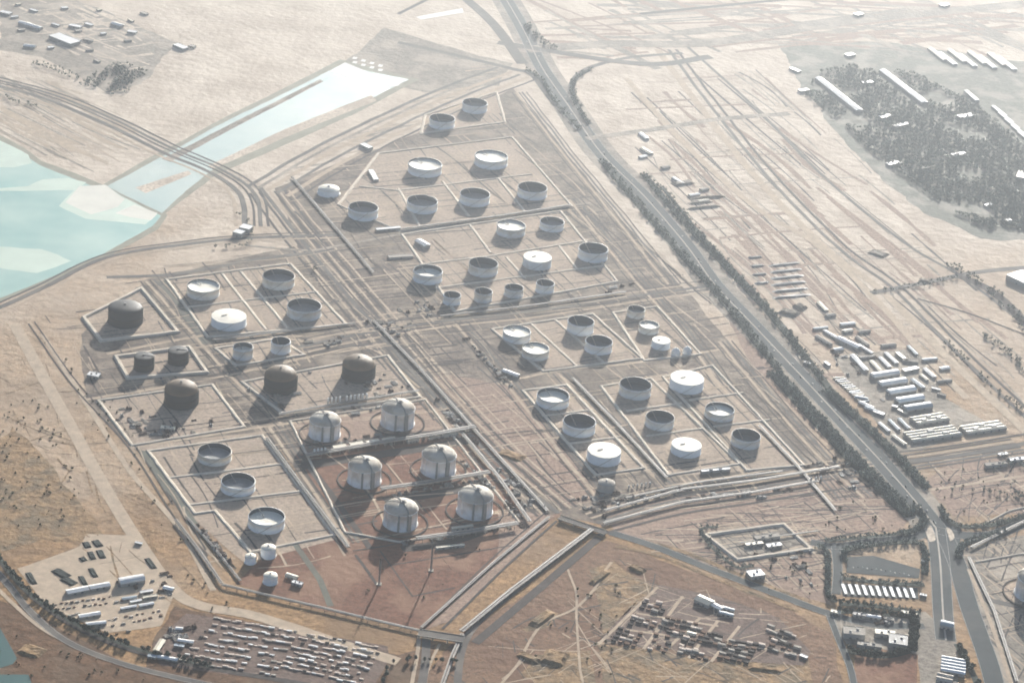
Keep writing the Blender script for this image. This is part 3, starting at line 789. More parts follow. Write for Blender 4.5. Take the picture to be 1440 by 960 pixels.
# --- wheel tracks, buried pipelines and scrapes: thin marks on the soil
def line_field(name, zone, ang, n, lens, wds, m, z0, jit=.03, seed=1):
    rnd = random.Random(seed); bm = bmesh.new()
    q = [P(*p) for p in zone]
    xs = [p.x for p in q]; ys = [p.y for p in q]
    def ins(x, y):
        c = False
        for i in range(len(q)):
            a, b = q[i], q[i - 1]
            if (a.y > y) != (b.y > y) and x < (b.x - a.x) * (y - a.y) / (b.y - a.y) + a.x: c = not c
        return c
    made = 0
    for t in range(n * 12):
        if made >= n: break
        x, y = rnd.uniform(min(xs), max(xs)), rnd.uniform(min(ys), max(ys))
        a = rnd.choice(ang) + rnd.gauss(0, jit); L = rnd.uniform(*lens); wd = rnd.uniform(*wds)
        dx, dy = math.cos(a), math.sin(a)
        if not (ins(x, y) and ins(x + dx * L, y + dy * L)): continue
        k = 6; bend = rnd.gauss(0, .025) * L; row = []
        for i in range(k + 1):
            u = i / k; o = bend * math.sin(PI * u); w2 = wd / 2 * rnd.uniform(.5, 1.2)
            px_, py_ = x + dx * L * u - dy * o, y + dy * L * u + dx * o
            z = z0 + made * .0009
            row.append((bm.verts.new((px_ - dy * w2, py_ + dx * w2, z)), bm.verts.new((px_ + dy * w2, py_ - dx * w2, z))))
        for i in range(k): bm.faces.new((row[i][1], row[i + 1][1], row[i + 1][0], row[i][0]))
        made += 1
    tag(link(name, bm, m), None, None, None, 'structure')
aA, aB = math.atan2(-.888, .46), math.atan2(.443, .896)
hA, hB = math.atan2(-.934, .356), math.atan2(.356, .934)
plant = [(60,440),(200,380),(420,340),(400,260),(640,160),(720,120),(860,300),(1010,420),(1240,690),(1150,720),(850,730),(780,720),(560,770),(300,820),(190,640)]
right = [(880,110),(1080,90),(1440,470),(1440,640),(1260,640),(1060,420),(880,230)]
east = [(1290,640),(1460,620),(1460,990),(1400,990),(1350,800),(1330,730)]
south = [(860,760),(1150,680),(1290,690),(1150,850)]
bott = [(640,940),(860,780),(1150,880),(1190,985),(560,985)]
left = [(-40,480),(60,460),(330,870),(250,860),(-40,700)]
farl = [(-40,90),(150,130),(330,240),(560,60),(700,60),(640,160),(420,250),(340,340),(200,350),(240,230),(-40,180)]
line_field('wheel_tracks', plant, [aA, aB], 480, (40, 330), (2, 6), M_TRACKD, .362, seed=1)
line_field('wheel_tracks', plant, [aA, aB], 520, (40, 360), (1.5, 6), M_TRACK, .3625, seed=2)
topz = [(720,-20),(1500,-40),(1500,100),(1100,60),(900,110),(740,90)]
line_field('wheel_tracks', topz, [.1, .5, -.9], 60, (150, 900), (8, 40), M_GREYSOIL, .36, .08, 31)
line_field('wheel_tracks', topz, [.1, .5, -.9], 60, (150, 900), (8, 40), M_SANDPINK, .361, .08, 32)
town = [(0,0),(110,0),(250,60),(200,120),(60,80)]
line_field('wheel_tracks', town, [-.75, .6], 60, (40, 260), (5, 20), M_SANDPALE, .30, .1, 33)
line_field('wheel_tracks', right, [hA, hA, hB], 70, (60, 600), (2.5, 9), M_GREYSOIL, .27, seed=3)
line_field('wheel_tracks', right, [hA, hB, hA + .05], 70, (80, 800), (4, 22), M_SANDPINK, .271, seed=4)
line_field('wheel_tracks', right, [hA, hA], 34, (200, 900), (3, 9), M_TRACKD, .272, seed=14)
line_field('wheel_tracks', east, [aA, aB, 1.2], 90, (30, 200), (1.5, 5), M_TRACKD, .362, .1, 5)
line_field('wheel_tracks', east, [aA, aB], 90, (30, 200), (1.5, 6), M_TRACK, .363, .1, 6)
line_field('wheel_tracks', south, [aB - .35, aA, aB], 130, (30, 260), (1.5, 5), M_TRACKD, .362, .06, 7)
line_field('wheel_tracks', south, [aB - .35, aA, aB], 110, (30, 260), (1.5, 6), M_TRACK, .363, .06, 8)
line_field('wheel_tracks', bott, [aA, aB, .9, -.5], 90, (20, 200), (1.2, 3.5), M_TRACK, .37, .3, 9)
line_field('wheel_tracks', bott, [aA, aB, .9, -.5], 90, (10, 90), (1.5, 5), M_TRACKD, .371, .3, 10)
line_field('wheel_tracks', left, [aA, aA + .2, aB], 90, (20, 160), (1.5, 5), M_SCRUB, .37, .3, 11)

# --- bunds
bund([(208,634),(368,612),(470,752),(352,776),(302,718),(274,722)], 'pale earth bund framing the three open tanks at lower left', cross=([(236,672),(398,652)], [(264,710),(425,690)]))
bund([(234,393),(408,371),(486,456),(292,474)], 'bund grid around the block of four tanks beside the black dome', cross=([(312,385),(374,464)], [(262,432),(448,410)], [(338,382),(405,462)]))
bund([(303,490),(392,476),(428,499),(332,514)], 'low bund around the two small tanks under the cream lid')
bund([(118,447),(199,406),(250,467),(143,480)], 'thick concrete wall around the black domed tank', 5, 14, 7, name='enclosure_wall', cat='wall')
bund([(163,502),(266,488),(291,524),(180,532)], 'concrete wall around the pair of small black tanks', 5, 13, 7, name='enclosure_wall', cat='wall')
bund([(138,563),(298,541),(343,600),(186,626)], 'low bund around the cluttered enclosure of the tan dome')
bund([(340,537),(545,500),(590,558),(400,583)], 'low bund around the pair of tan domed tanks')
bund([(735,549),(797,541),(905,658),(838,668)], 'bund around the left column of the right hand farm', cross=([(762,585),(833,576)], [(798,624),(872,614)]))
bund([(845,543),(915,532),(1040,652),(940,668)], 'bund around the middle column of the right hand farm', cross=([(880,578),(958,567)], [(908,613),(990,602)]))
bund([(932,530),(1002,514),(1130,654),(1050,661)], 'bund around the rightmost column of the right hand farm', cross=([(968,563),(1045,552)], [(1003,600),(1082,590)]))
bund([(692,463),(833,441),(903,504),(764,522)], 'bund around the four tanks in the farm centre', cross=([(745,454),(812,516)], [(780,449),(850,511)]))
bund([(862,440),(924,431),(985,498),(906,507)], 'bund around the slanting row of three small tanks')
bund([(532,216),(720,193),(804,290),(562,325),(476,288)], 'hazy bund grid around the six upper farm tanks', cross=([(505,262),(560,268),(748,245)], [(622,255),(660,305)], [(700,250),(738,298)], [(560,265),(590,318)]))
bund([(565,330),(788,297),(868,396),(640,438)], 'bund grid around the empty plot and the middle farm tanks', cross=([(590,372),(690,360),(828,338)], [(660,316),(690,356)], [(612,405),(848,374)], [(712,362),(738,392)], [(786,346),(812,380)]))
bund([(598,162),(698,130),(710,172),(592,188)], 'faint bund around the two farthest tanks')
bund([(408,592),(598,562),(730,734),(562,762),(485,748)], 'low bund around the six white gas tanks', 2.5, 8, 3, cross=())
bund([(992,752),(1102,737),(1140,772),(1037,787)], 'raised bank around the small walled compound by the pipeline tracks', 4, 14, 6, name='bank')
bund([(1378,740),(1420,718),(1500,700)], 'low bank beside the right branch road', 2.5, 8, 3, closed=False, name='bank')
bund([(1372,790),(1440,778),(1500,770)], 'low bund above the cut off gas tank at right', 2.5, 8, 3, closed=False)

farw = [(-40,90),(150,130),(222,212),(120,248),(-40,180)]
fare = [(352,264),(480,192),(600,132),(700,60),(700,110),(640,160),(420,250)]
for z_, s_ in ((farw, -.75), (fare, .58)):
    line_field('wheel_tracks', z_, [s_, s_ + .06], 36, (60, 500), (3, 10), M_GREYSOIL, .37, .05, 12)
    line_field('wheel_tracks', z_, [s_, s_ + .06], 50, (60, 500), (4, 16), M_TRACK, .371, .05, 13)
# ------------------------------------------------------------------ pipe racks
def pipe_rack(pts, label, wd=9, h=6, n=5, m=None, step=24, group='pipe racks', deck=True, maxposts=60):
    q = [P(*p) for p in pts]
    o0 = q[0].copy()
    t = empty('pipe_rack', o0, label, 'pipe rack', group)
    L = [p - o0 for p in q]
    for k in range(n):
        off = -wd / 2 + wd * (k + .5) / n
        qq = offset(L, off); bm = bmesh.new()
        zz = h + (.6 if k % 2 else .2)
        r = wd / n * (.40 if k % 2 else .30)
        for a, b in zip(qq, qq[1:]):
            beam(bm, (a.x, a.y, zz), (b.x, b.y, zz), r)
        link('pipe', bm, (m or M_PIPE) if k % 3 == 0 else (M_STEEL if k % 3 == 1 else M_RUST), t)
    tot = sum((b - a).length for a, b in zip(L, L[1:]))
    step = max(step, tot / maxposts)
    for a, b in zip(L, L[1:]):
        d = (b - a); ln = d.length; d.normalize(); nn = Vector((-d.y, d.x, 0))
        for i in range(max(1, int(ln / step))):
            c = a + d * (i + .5) * step
            if i * step + step * .5 > ln: break
            bm = bmesh.new()
            for s in (-1, 1):
                e = c + nn * (wd / 2) * s
                beam(bm, (e.x, e.y, 0), (e.x, e.y, h), .5)
            e1 = c + nn * wd / 2; e2 = c - nn * wd / 2
            beam(bm, (e1.x, e1.y, h - .8), (e2.x, e2.y, h - .8), .5)
            link('trestle', bm, M_CONC, t)
    return t
pipe_rack([(247,733),(280,776),(312,823)], 'pipe rack running down past the small white tanks to the bend', 9, 5)
pipe_rack([(312,824),(450,856),(590,889)], 'long pipe rack crossing the red sand from the bend to the road bridge', 9, 5)
pipe_rack([(648,891),(720,832),(832,747)], 'pipe rack running up the right side of the corridor to the crossroads', 12, 7)
pipe_rack([(650,894),(636,925),(618,975)], 'pipe rack leaving the road bridge at the bottom edge', 10, 6)
pipe_rack([(592,884),(690,796),(772,728)], 'pipe rack on the left side of the corridor', 7, 4)
pipe_rack([(375,618),(428,690),(490,772)], 'pipe rack between the open tanks and the white gas tanks', 10, 5)
pipe_rack([(430,645),(520,629),(610,615),(668,604)], 'high pipe rack between the farthest and middle rows of gas tanks', 16, 10)
pipe_rack([(640,600),(700,672),(745,736)], 'pipe rack along the right side of the gas tanks', 10, 6)
pipe_rack([(535,692),(600,683),(688,668)], 'high pipe rack between the middle and nearest rows of gas tanks', 16, 10)
pipe_rack([(585,762),(660,752),(728,740)], 'high pipe rack at the foot of the nearest gas tanks', 16, 10)
pipe_rack([(392,585),(470,571),(588,552)], 'pipe rack behind the farthest row of gas tanks', 10, 6)
pipe_rack([(525,452),(600,530),(660,598),(770,720)], 'pipe rack following the main plant road', 9, 4)
pipe_rack([(805,533),(870,600),(937,673)], 'pipe rack between the left and middle columns of the right hand farm', 8, 4)
pipe_rack([(848,738),(960,708),(1060,694),(1150,678)], 'nearest pipe rack of the long bundle below the right hand farm', 10, 5)
pipe_rack([(850,720),(960,690),(1060,678),(1180,658)], 'middle pipe rack of the long bundle below the right hand farm', 10, 5)
pipe_rack([(880,702),(980,680),(1100,664)], 'farthest pipe rack of the long bundle below the right hand farm', 8, 4)
pipe_rack([(1068,600),(1120,655),(1175,720)], 'pipe rack along the far side of the right hand farm', 8, 4)
pipe_rack([(262,728),(300,770),(338,818)], 'low pipe rack beside the cluttered trench at lower left', 7, 3)
pipe_rack([(300,480),(380,470),(500,456)], 'pipe rack along the foot of the left block of four tanks', 8, 4)
pipe_rack([(620,446),(740,432),(880,412)], 'pipe rack along the foot of the middle farm', 8, 4)
pipe_rack([(1365,772),(1405,752),(1440,735),(1480,722)], 'pipe rack leaving the right branch road', 9, 5)
pipe_rack([(1362,785),(1398,860),(1430,960)], 'pipe rack between the dark road and the cut off gas tank', 8, 4)
pipe_rack([(410,250),(470,320),(525,385)], 'hazy pipe rack at the left edge of the upper farm', 8, 4)
pipe_rack([(565,324),(700,306),(802,290)], 'hazy pipe rack between the upper and middle farms', 9, 5)
pipe_rack([(1040,765),(1100,755),(1150,748)], 'pipe rack passing the small walled compound', 6, 4)

# ------------------------------------------------------------------ road bridge over the corridor roads
def bridge(a, b, wd, h, label):
    A, B = P(*a), P(*b); c = (A + B) / 2; d = B - A; ln = d.length; rz = math.atan2(d.y, d.x)
    t = empty('road_bridge', c, label, 'bridge', None, rz)
    bm = bmesh.new(); box(bm, 0, 0, h - .6, ln, wd, 1.2); link('deck', bm, M_ASPHOLD, t)
    for s in (-1, 1):
        bm = bmesh.new(); box(bm, 0, s * (wd / 2 - .4), h + .55, ln, .8, 1.1); link('parapet', bm, M_CONC, t)
    for k in (-.46, -.16, .16, .46):
        bm = bmesh.new(); box(bm, k * ln, 0, (h - 1.2) / 2, 3, wd * .9, h - 1.2); link('pier', bm, M_CONC, t)
bridge((588,893), (652,903), 26, 8, 'concrete road bridge with dark openings at the foot of the corridor')
bridge((786,730), (852,752), 20, 6, 'concrete road bridge at the crossroads above the corridor')

# ------------------------------------------------------------------ flare masts with guys
def mast(x, y, h, label):
    t = empty('flare_mast', P(x, y), label, 'flare mast', 'guyed flare masts')
    bm = bmesh.new(); r = 2.0; n = int(h / 5)
    cs = [(r * math.cos(a), r * math.sin(a)) for a in (0.5, 0.5 + 2 * PI / 3, 0.5 + 4 * PI / 3)]
    for cx, cy in cs: beam(bm, (cx, cy, 0), (cx, cy, h * .93), .35)
    for i in range(n):
        z0, z1 = h * .93 * i / n, h * .93 * (i + 1) / n
        for k in range(3): beam(bm, (*cs[k], z0), (*cs[(k + 1) % 3], z1), .18)
    link('lattice', bm, M_STEEL, t)
    bm = bmesh.new(); lathe(bm, [(.9, 1), (.9, h), (1.5, h + .5), (1.5, h + 3), (0, h + 3)], 12); link('flare_pipe', bm, M_RUST, t)
    for a in (0.2, 2.3, 4.4):
        bm = bmesh.new(); beam(bm, (0, 0, h * .8), (h * .6 * math.cos(a), h * .6 * math.sin(a), 0), .15); link('guy_wire', bm, M_STEEL, t)
    bm = bmesh.new(); box(bm, 0, 0, .8, 11, 11, 1.6); link('footing', bm, M_CONC, t)
mast(606, 802, 78, 'tall thin flare mast on the red sand, right of the pair')
mast(533, 821, 62, 'thin flare mast on the red sand, left of the pair')

# ------------------------------------------------------------------ buildings
def rect_px(x, y, dx, dy):
    """ground angle and metres of a photo vector at a place"""
    a = P(x - dx / 2, y - dy / 2); b = P(x + dx / 2, y + dy / 2); d = b - a
    return d.length, math.atan2(d.y, d.x)
def building(x, y, dx, dy, wd, h, roof, wm, rm, label, cat='building', name='shed', group=None, doors=2, extras=0):
    ln, rz = rect_px(x, y, dx, dy)
    t = empty(name, P(x, y), label, cat, group, rz)
    bm = bmesh.new(); box(bm, 0, 0, h / 2, ln, wd, h); link('wall', bm, wm, t)
    bm = bmesh.new(); e = .6
    if roof == 'gable':
        rh = wd * .16
        X, Y = ln / 2 + e, wd / 2 + e
        v = [bm.verts.new(p) for p in ((-X,-Y,h),(X,-Y,h),(X,0,h+rh),(-X,0,h+rh),(-X,Y,h),(X,Y,h),(-X,-Y,h+.05-.4),(X,-Y,h-.35),(-X,Y,h-.35),(X,Y,h-.35))]
        for f in ((0,1,2,3),(3,2,5,4),(6,7,1,0),(4,5,9,8),(6,0,3,4,8),(7,9,5,2,1),(6,8,9,7)): bm.faces.new([v[i] for i in f])
    elif roof == 'vault':
        n = 9; X = ln / 2 + e; R0 = wd / 2 + e; rh = wd * .32
        r0 = [bm.verts.new((-X, -R0 * math.cos(PI * i / n), h + rh * math.sin(PI * i / n))) for i in range(n + 1)]
        r1 = [bm.verts.new((X, -R0 * math.cos(PI * i / n), h + rh * math.sin(PI * i / n))) for i in range(n + 1)]
        for i in range(n): bm.faces.new((r0[i], r1[i], r1[i + 1], r0[i + 1]))
        bm.faces.new(r0); bm.faces.new(r1[::-1]); bm.faces.new((r0[0], r0[-1], r1[-1], r1[0]))
    elif roof == 'saw':
        n = max(2, int(wd / 11)); X = ln / 2 + e
        for k in range(n):
            y0 = -wd / 2 + wd * k / n; y1 = y0 + wd / n * .97
            v = [bm.verts.new(p) for p in ((-X,y0,h+.02),(X,y0,h+.02),(X,(y0+y1)/2,h+2.2),(-X,(y0+y1)/2,h+2.2),(-X,y1,h+.02),(X,y1,h+.02))]
            for f in ((0,1,2,3),(3,2,5,4),(0,3,4),(1,5,2),(0,4,5,1)): bm.faces.new([v[i] for i in f])
    else:
        box(bm, 0, 0, h + .3, ln + e, wd + e, .6)
        for s in (-1, 1):
            box(bm, 0, s * (wd / 2), h + .9, ln + e, .5, .6)
    rf = link('roof', bm, rm, t)
    if roof in ('flat', 'saw') and extras:
        for k in range(extras):
            bm = bmesh.new(); zz = h + (.6 if roof == 'flat' else .8)
            sx, sy = ln * .12, wd * .18
            box(bm, ln * (-.35 + .7 * (k + .5) / extras), wd * (.2 if k % 2 else -.15), zz + 1.2, sx, sy, 2.4)
            link('roof_unit', bm, M_STEEL, rf)
    for k in range(doors):
        bm = bmesh.new(); box(bm, ln * (-.5 + (k + 1) / (doors + 1)), -wd / 2 - .06, min(h * .35, 2.2), min(5, ln * .18), .25, min(h * .7, 4.4)); link('door', bm, M_DOOR, t)
    return t
W, C, BR = M_WHITE, M_CREAM, M_BLUEROOF
# workshops at the lower left
g = 'sheds in the lower left workshop yard'
for a in [
 (109,832,30,-6,17,6,'gable',W,'white gabled shed, left of two end to end, below the dark netted pits'),
 (140,826,28,-5,16,6,'gable',W,'white gabled shed, right of two end to end, below the dark netted pits'),
 (185,819,34,-6,22,8,'vault',W,'largest white vaulted shed of the workshop yard'),
 (182,842,20,-3,9,4,'gable',BR,'grey low shed directly below the largest vaulted shed'),
 (191,846,16,-3,7,3,'flat',W,'narrow white cabin behind the middle sheds'),
 (206,833,18,-3,8,4,'flat',W,'white flat cabin, upper of two at the sand track side'),
 (211,840,20,-3,8,4,'flat',C,'cream flat cabin, lower of two at the sand track side'),
 (237,829,14,3,12,5,'gable',W,'small white shed alone on the edge of the wide sand track'),
 (181,855,22,-4,7,4,'gable',W,'slim white shed, left of two under the middle cabins'),
 (206,851,20,-4,8,4,'gable',W,'slim white shed, right of two under the middle cabins'),
 (126,866,30,-5,12,5,'gable',W,'white shed, upper of two near the railway curve'),
 (135,878,28,-3,10,5,'gable',W,'white shed, lower of two near the railway curve'),
 (224,909,10,-15,12,5,'gable',C,'pale shed standing askew beside the yard road at bottom left'),
 (261,903,22,3,9,5,'gable',W,'white shed right of the yard road at bottom left'),
 (252,909,14,2,9,4,'flat',BR,'grey shed below the white shed right of the yard road'),
 (252,885,10,1,9,4,'gable',W,'tiny white shed at the head of the crate yard'),
 (236,927,28,5,10,5,'gable',W,'long white shed beside the railway at the bottom'),
 (214,924,12,2,9,4,'flat',BR,'short grey cabin left of the long shed beside the railway'),
 (195,765,10,2,7,4,'flat',W,'lone white cabin on the sand above the workshop yard')]:
    building(*a[:7], M_WALL, a[7], a[8], 'shed', 'workshop_shed', g, 2)
# sheds in the lower right scrap yard
g = 'sheds in the lower right lumber yard'
for a in [
 (990,848,20,9,26,9,'gable',C,'big cream roofed shed at the head of the lower right lumber yard'),
 (1007,855,16,8,15,7,'gable',W,'white roofed shed in the middle of three at the lumber yard'),
 (1023,858,18,5,9,6,'gable',BR,'blue grey shed, upper of two side by side at the lumber yard'),
 (1021,865,20,5,9,6,'gable',BR,'blue grey shed, lower of two side by side at the lumber yard'),
 (972,892,12,3,10,4,'gable',C,'small cream roof among the dark stacks of the lumber yard'),
 (1130,924,10,4,9,4,'flat',W,'small white cabin at the right end of the lumber yard')]:
    building(*a[:7], M_WALL, a[7], a[8], 'shed', 'lumber_shed', g, 2)
# warehouses at the right
g = 'vaulted warehouses at the right'
for i, (x, y) in enumerate([(1244,528),(1255,539.5),(1267,551),(1279,563),(1290,574)]):
    building(x, y, 36, -5.5, 23, 5, 'vault', M_WALL, W if i < 2 else BR if i == 4 else M_TANK, '%s vaulted warehouse of the row of five, counted from the top' % ['first','second','third','fourth','fifth'][i], 'warehouse', 'vaulted_warehouse', g, 2)
for a in [
 (1307,591,44,-7,40,7,'saw',C,'ribbed cream warehouse below the five vaulted ones'),
 (1311,612,68,-10,50,7,'saw',C,'largest ribbed cream warehouse with dark roof openings'),
 (1382,603,54,-8,42,7,'saw',C,'ribbed cream warehouse at the right end of the compound')]:
    building(*a[:7], M_WALL, a[7], a[8], 'warehouse', 'ribbed_warehouse', 'ribbed warehouses at the right', 4, 3)
for i, a in enumerate([
 (1193,484,30,14,20,7,'gable',W,'white roofed hall at the top corner of the warehouse compound'),
 (1208,512,20,22,14,6,'gable',W,'long white shed sloping down right, left edge of the compound'),
 (1231,516,13,14,11,5,'gable',C,'short shed right of the long sloping white one'),
 (1244,511,14,14,11,5,'gable',W,'second short shed right of the long sloping white one'),
 (1253,505,16,15,11,5,'gable',W,'white shed on the upper edge of the compound'),
 (1268,503,14,12,12,5,'flat',C,'cream flat shed on the upper edge of the compound'),
 (1280,509,22,3,12,5,'flat',M_CONC,'grey flat building on the upper right of the compound'),
 (1280,521,20,-4,16,6,'flat',W,'white flat building above the five vaulted warehouses'),
 (1307,526,14,12,12,5,'gable',W,'bright white shed at the upper right of the compound'),
 (1299,532,10,8,9,5,'gable',C,'small cream shed below the bright white one'),
 (1316,548,12,3,8,4,'flat',BR,'tiny grey cabin right of the fourth vaulted warehouse'),
 (1324,556,12,3,8,4,'flat',M_CONC,'tiny grey cabin right of the lowest vaulted warehouse'),
 (1218,571,20,9,12,5,'gable',W,'grey white shed left of the lowest vaulted warehouses'),
 (1225,577,18,7,12,5,'gable',BR,'blue grey shed left of the lowest vaulted warehouses'),
 (1236,582,14,5,14,5,'flat',W,'white flat cabin under the blue grey shed'),
 (1211,561,18,3,12,5,'gable',BR,'grey shed with rounded end left of the warehouses'),
 (1243,602,14,12,9,5,'gable',W,'first slanting shed left of the ribbed warehouse'),
 (1257,599,14,14,9,5,'gable',BR,'second slanting shed left of the ribbed warehouse'),
 (1271,597,14,14,9,5,'gable',BR,'third slanting shed left of the ribbed warehouse'),
 (1264,620,18,13,11,5,'gable',C,'cream shed at the lower left corner of the warehouse compound'),
 (1258,573,8,2,10,5,'flat',W,'tiny white hut left of the lowest vaulted warehouse'),
 (1269,580,12,6,9,4,'flat',C,'pale hut in front of the lowest vaulted warehouse'),
 (1163,513,7,5,9,5,'flat',W,'lone white hut above the access road beside the tree belt')]):
    building(*a[:7], M_WALL, a[7], a[8], 'building', 'yard_building', 'small buildings of the warehouse compound', 1)
ords = ['first','second','third','fourth','fifth','sixth','seventh','eighth','ninth','tenth','eleventh','twelfth']
for i in range(10):
    building(1179 + i * 3.2, 532 + i * 2.7, 15, -1 - (i % 2), 4.5, 3.5, 'gable', M_WALL, W if i % 3 else C, '%s site cabin from the top in the slanting row by the tree belt' % ords[i], 'cabin', 'site_cabin', 'tight row of site cabins', 1)
for i in range(5):
    building(1201 + i * 3.6, 552 + i * 3.4, 13, -3, 5, 3.5, 'gable', M_WALL, M_CONC if i % 2 else BR, '%s grey cabin from the top, short row left of the vaulted warehouses' % ords[i], 'cabin', 'site_cabin', 'short row of grey cabins', 1)
random.seed(3)
LOTS = [(o.location.x, o.location.y) for o in COL.objects if o.type == 'EMPTY' and o.get('category') in ('building', 'warehouse', 'cabin', 'shed')]
for k in range(120):
    x = random.uniform(1150, 1330); y = 455 + (x - 1150) * .48 + random.uniform(-26, 26)
    pp = P(x, y)
    if len(LOTS) > 150 or min(math.hypot(pp.x - a_, pp.y - b_) for a_, b_ in LOTS) < 44: continue
    LOTS.append((pp.x, pp.y))
    building(x, y, random.choice([12, 16, 20]), random.choice([-2, -2, 12]), random.uniform(9, 14), 5, 'gable', M_WALL, random.choice([W, C, BR, M_CONC]), 'small pale shed scattered over the upper lots of the warehouse compound', 'shed', 'lot_shed', 'scattered sheds of the warehouse compound', 1)
for k in range(14):
    x = random.uniform(900, 1010); y = 205 + (x - 900) * .75 + random.uniform(-20, 24)
    pp = P(x, y)
    if min(math.hypot(pp.x - a_, pp.y - b_) for a_, b_ in LOTS) < 46: continue
    LOTS.append((pp.x, pp.y))
    building(x, y, random.choice([10, 14]), random.choice([-2, 3, 8]), random.uniform(10, 16), 5, 'gable', M_WALL, random.choice([W, C, M_CONC]), 'faint pale shed in the hazy works right of the upper highway', 'shed', 'hazy_shed', 'faint sheds right of the upper highway', 0)
random.seed(8)
for k in range(60):
    x, y = random.uniform(0, 240), random.uniform(2, 96)
    pp = P(x, y)
    if y > 100 - abs(x - 150) * .35 or x > 250 - y or min(math.hypot(pp.x - a_, pp.y - b_) for a_, b_ in LOTS) < 75: continue
    LOTS.append((pp.x, pp.y))
    building(x, y, random.choice([6, 8, 10]), random.choice([-1, 3]), random.uniform(10, 16), 5, 'flat', M_WALL, random.choice([W, C, M_CONC, M_CONC]), 'tiny pale house scattered through the hazy upper left town', 'house', 'town_house', 'tiny houses of the upper left town', 0)
# far town upper left
for a in [
 (91,58,30,12,48,10,'flat',W,'big pale hall of the hazy town at the upper left'),
 (43,38,30,9,20,8,'gable',W,'long white hall left of the big pale hall'),
 (42,67,16,2,22,7,'gable',W,'small white hall lower left of the big pale hall'),
 (106,39,16,3,20,7,'flat',W,'white block above the big pale hall'),
 (124,58,12,3,14,6,'flat',M_CONC,'grey block touching the right of the big pale hall'),
 (165,37,14,4,22,8,'gable',W,'white hall, upper of two beside each other in the hazy town'),
 (186,47,12,2,20,7,'flat',W,'white hall, lower of two beside each other in the hazy town'),
 (254,68,14,6,26,8,'flat',W,'bright white block at the right edge of the hazy town'),
 (270,67,8,2,16,6,'flat',M_CONC,'grey block at the right edge of the hazy town'),
 (8,20,14,3,22,7,'flat',W,'white block at the very upper left'),
 (336,331,12,3,26,12,'flat',W,'white building left of a pair at the end of the approach roads'),
 (346,325,14,3,30,14,'flat',W,'white building right of a pair at the end of the approach roads'),
 (515,208,12,6,20,8,'flat',W,'pale hut above the left tip of the upper farm'),
 (525,248,8,14,16,6,'flat',W,'slim pale shed inside the left of the upper farm'),
 (546,323,34,-3,12,5,'flat',W,'low white shed at the lower left of the upper farm'),
 (594,345,14,8,22,9,'gable',W,'bright hipped building at the left of the empty plot'),
 (563,362,34,-2,18,5,'flat',M_CONC,'low grey building left of the cream crescent tank'),
 (1440,396,30,14,70,14,'flat',W,'very bright white hall cut off by the right edge'),
 (1440,250,20,4,60,10,'flat',C,'cream hall in the trees at the right edge')]:
    building(*a[:7], M_WALL, a[7], a[8], 'building', 'hazy_building', 'far pale buildings', 1)
# long halls and houses in the dark wooded quarter
for a in [
 (1179,135,58,46,26,9,'gable',W,'long white hall, left of two parallel ones in the wooded quarter'),
 (1270,124,60,46,26,9,'gable',W,'long white hall, right of two parallel ones in the wooded quarter'),
 (1366,137,16,14,16,8,'gable',W,'short white hall right of the two long ones'),
 (1220,118,14,-2,20,7,'flat',W,'white block between the two long halls'),
 (1245,166,14,-3,22,7,'flat',W,'white block under the left long hall'),
 (1266,178,20,-4,18,7,'flat',W,'wide white block under the right long hall'),
 (1358,165,20,-3,26,7,'flat',W,'wide white block right of the long halls'),
 (1130,129,12,-2,20,7,'flat',W,'white block at the left tip of the wooded quarter'),
 (1118,100,12,5,20,6,'flat',W,'pale block above the left tip of the wooded quarter'),
 (1256,232,16,-3,20,7,'flat',W,'white block at the lower edge of the wooded quarter'),
 (1348,219,18,-3,18,7,'flat',W,'white block in the middle of the wooded quarter'),
 (1336,158,10,-2,18,6,'flat',M_CONC,'grey block beside the wide white block'),
 (1300,238,12,-2,14,6,'flat',M_CONC,'grey block among trees near the lower edge'),
 (1390,290,10,-2,14,6,'flat',W,'small white house low in the wooded quarter'),
 (1415,312,12,-2,14,6,'flat',W,'small white house at the lower right of the wooded quarter'),
 (1395,310,9,3,12,6,'flat',M_CONC,'small grey house at the lower right of the wooded quarter'),
 (1207,22,9,-2,26,7,'flat',W,'bright speck of a building near the top edge'),
 (1328,9,9,-2,26,7,'flat',W,'bright speck of a building at the top right'),
 (1195,79,10,-2,24,7,'flat',W,'pale building above the wooded quarter')]:
    building(*a[:7], M_WALL, a[7], a[8], 'building', 'wooded_quarter_building', 'buildings in the wooded quarter', 1)
for i in range(8):
    building(1318 + i * 14, 78 + i * 1.2 + (i % 2) * 5, 22, 17, 20, 6, 'gable', M_WALL, W if i % 2 else C, '%s hall from the left in the faint slanting row at top right' % ords[i], 'building', 'slanting_hall', 'faint slanting halls at the top right', 1)
for i in range(5):
    building(1405 + i * 9, 158 + i * 9, 18, 14, 14, 6, 'gable', M_WALL, W, '%s hall of the faint row at the right edge, from the top' % ords[i], 'building', 'slanting_hall', 'faint slanting halls at the right edge', 1)
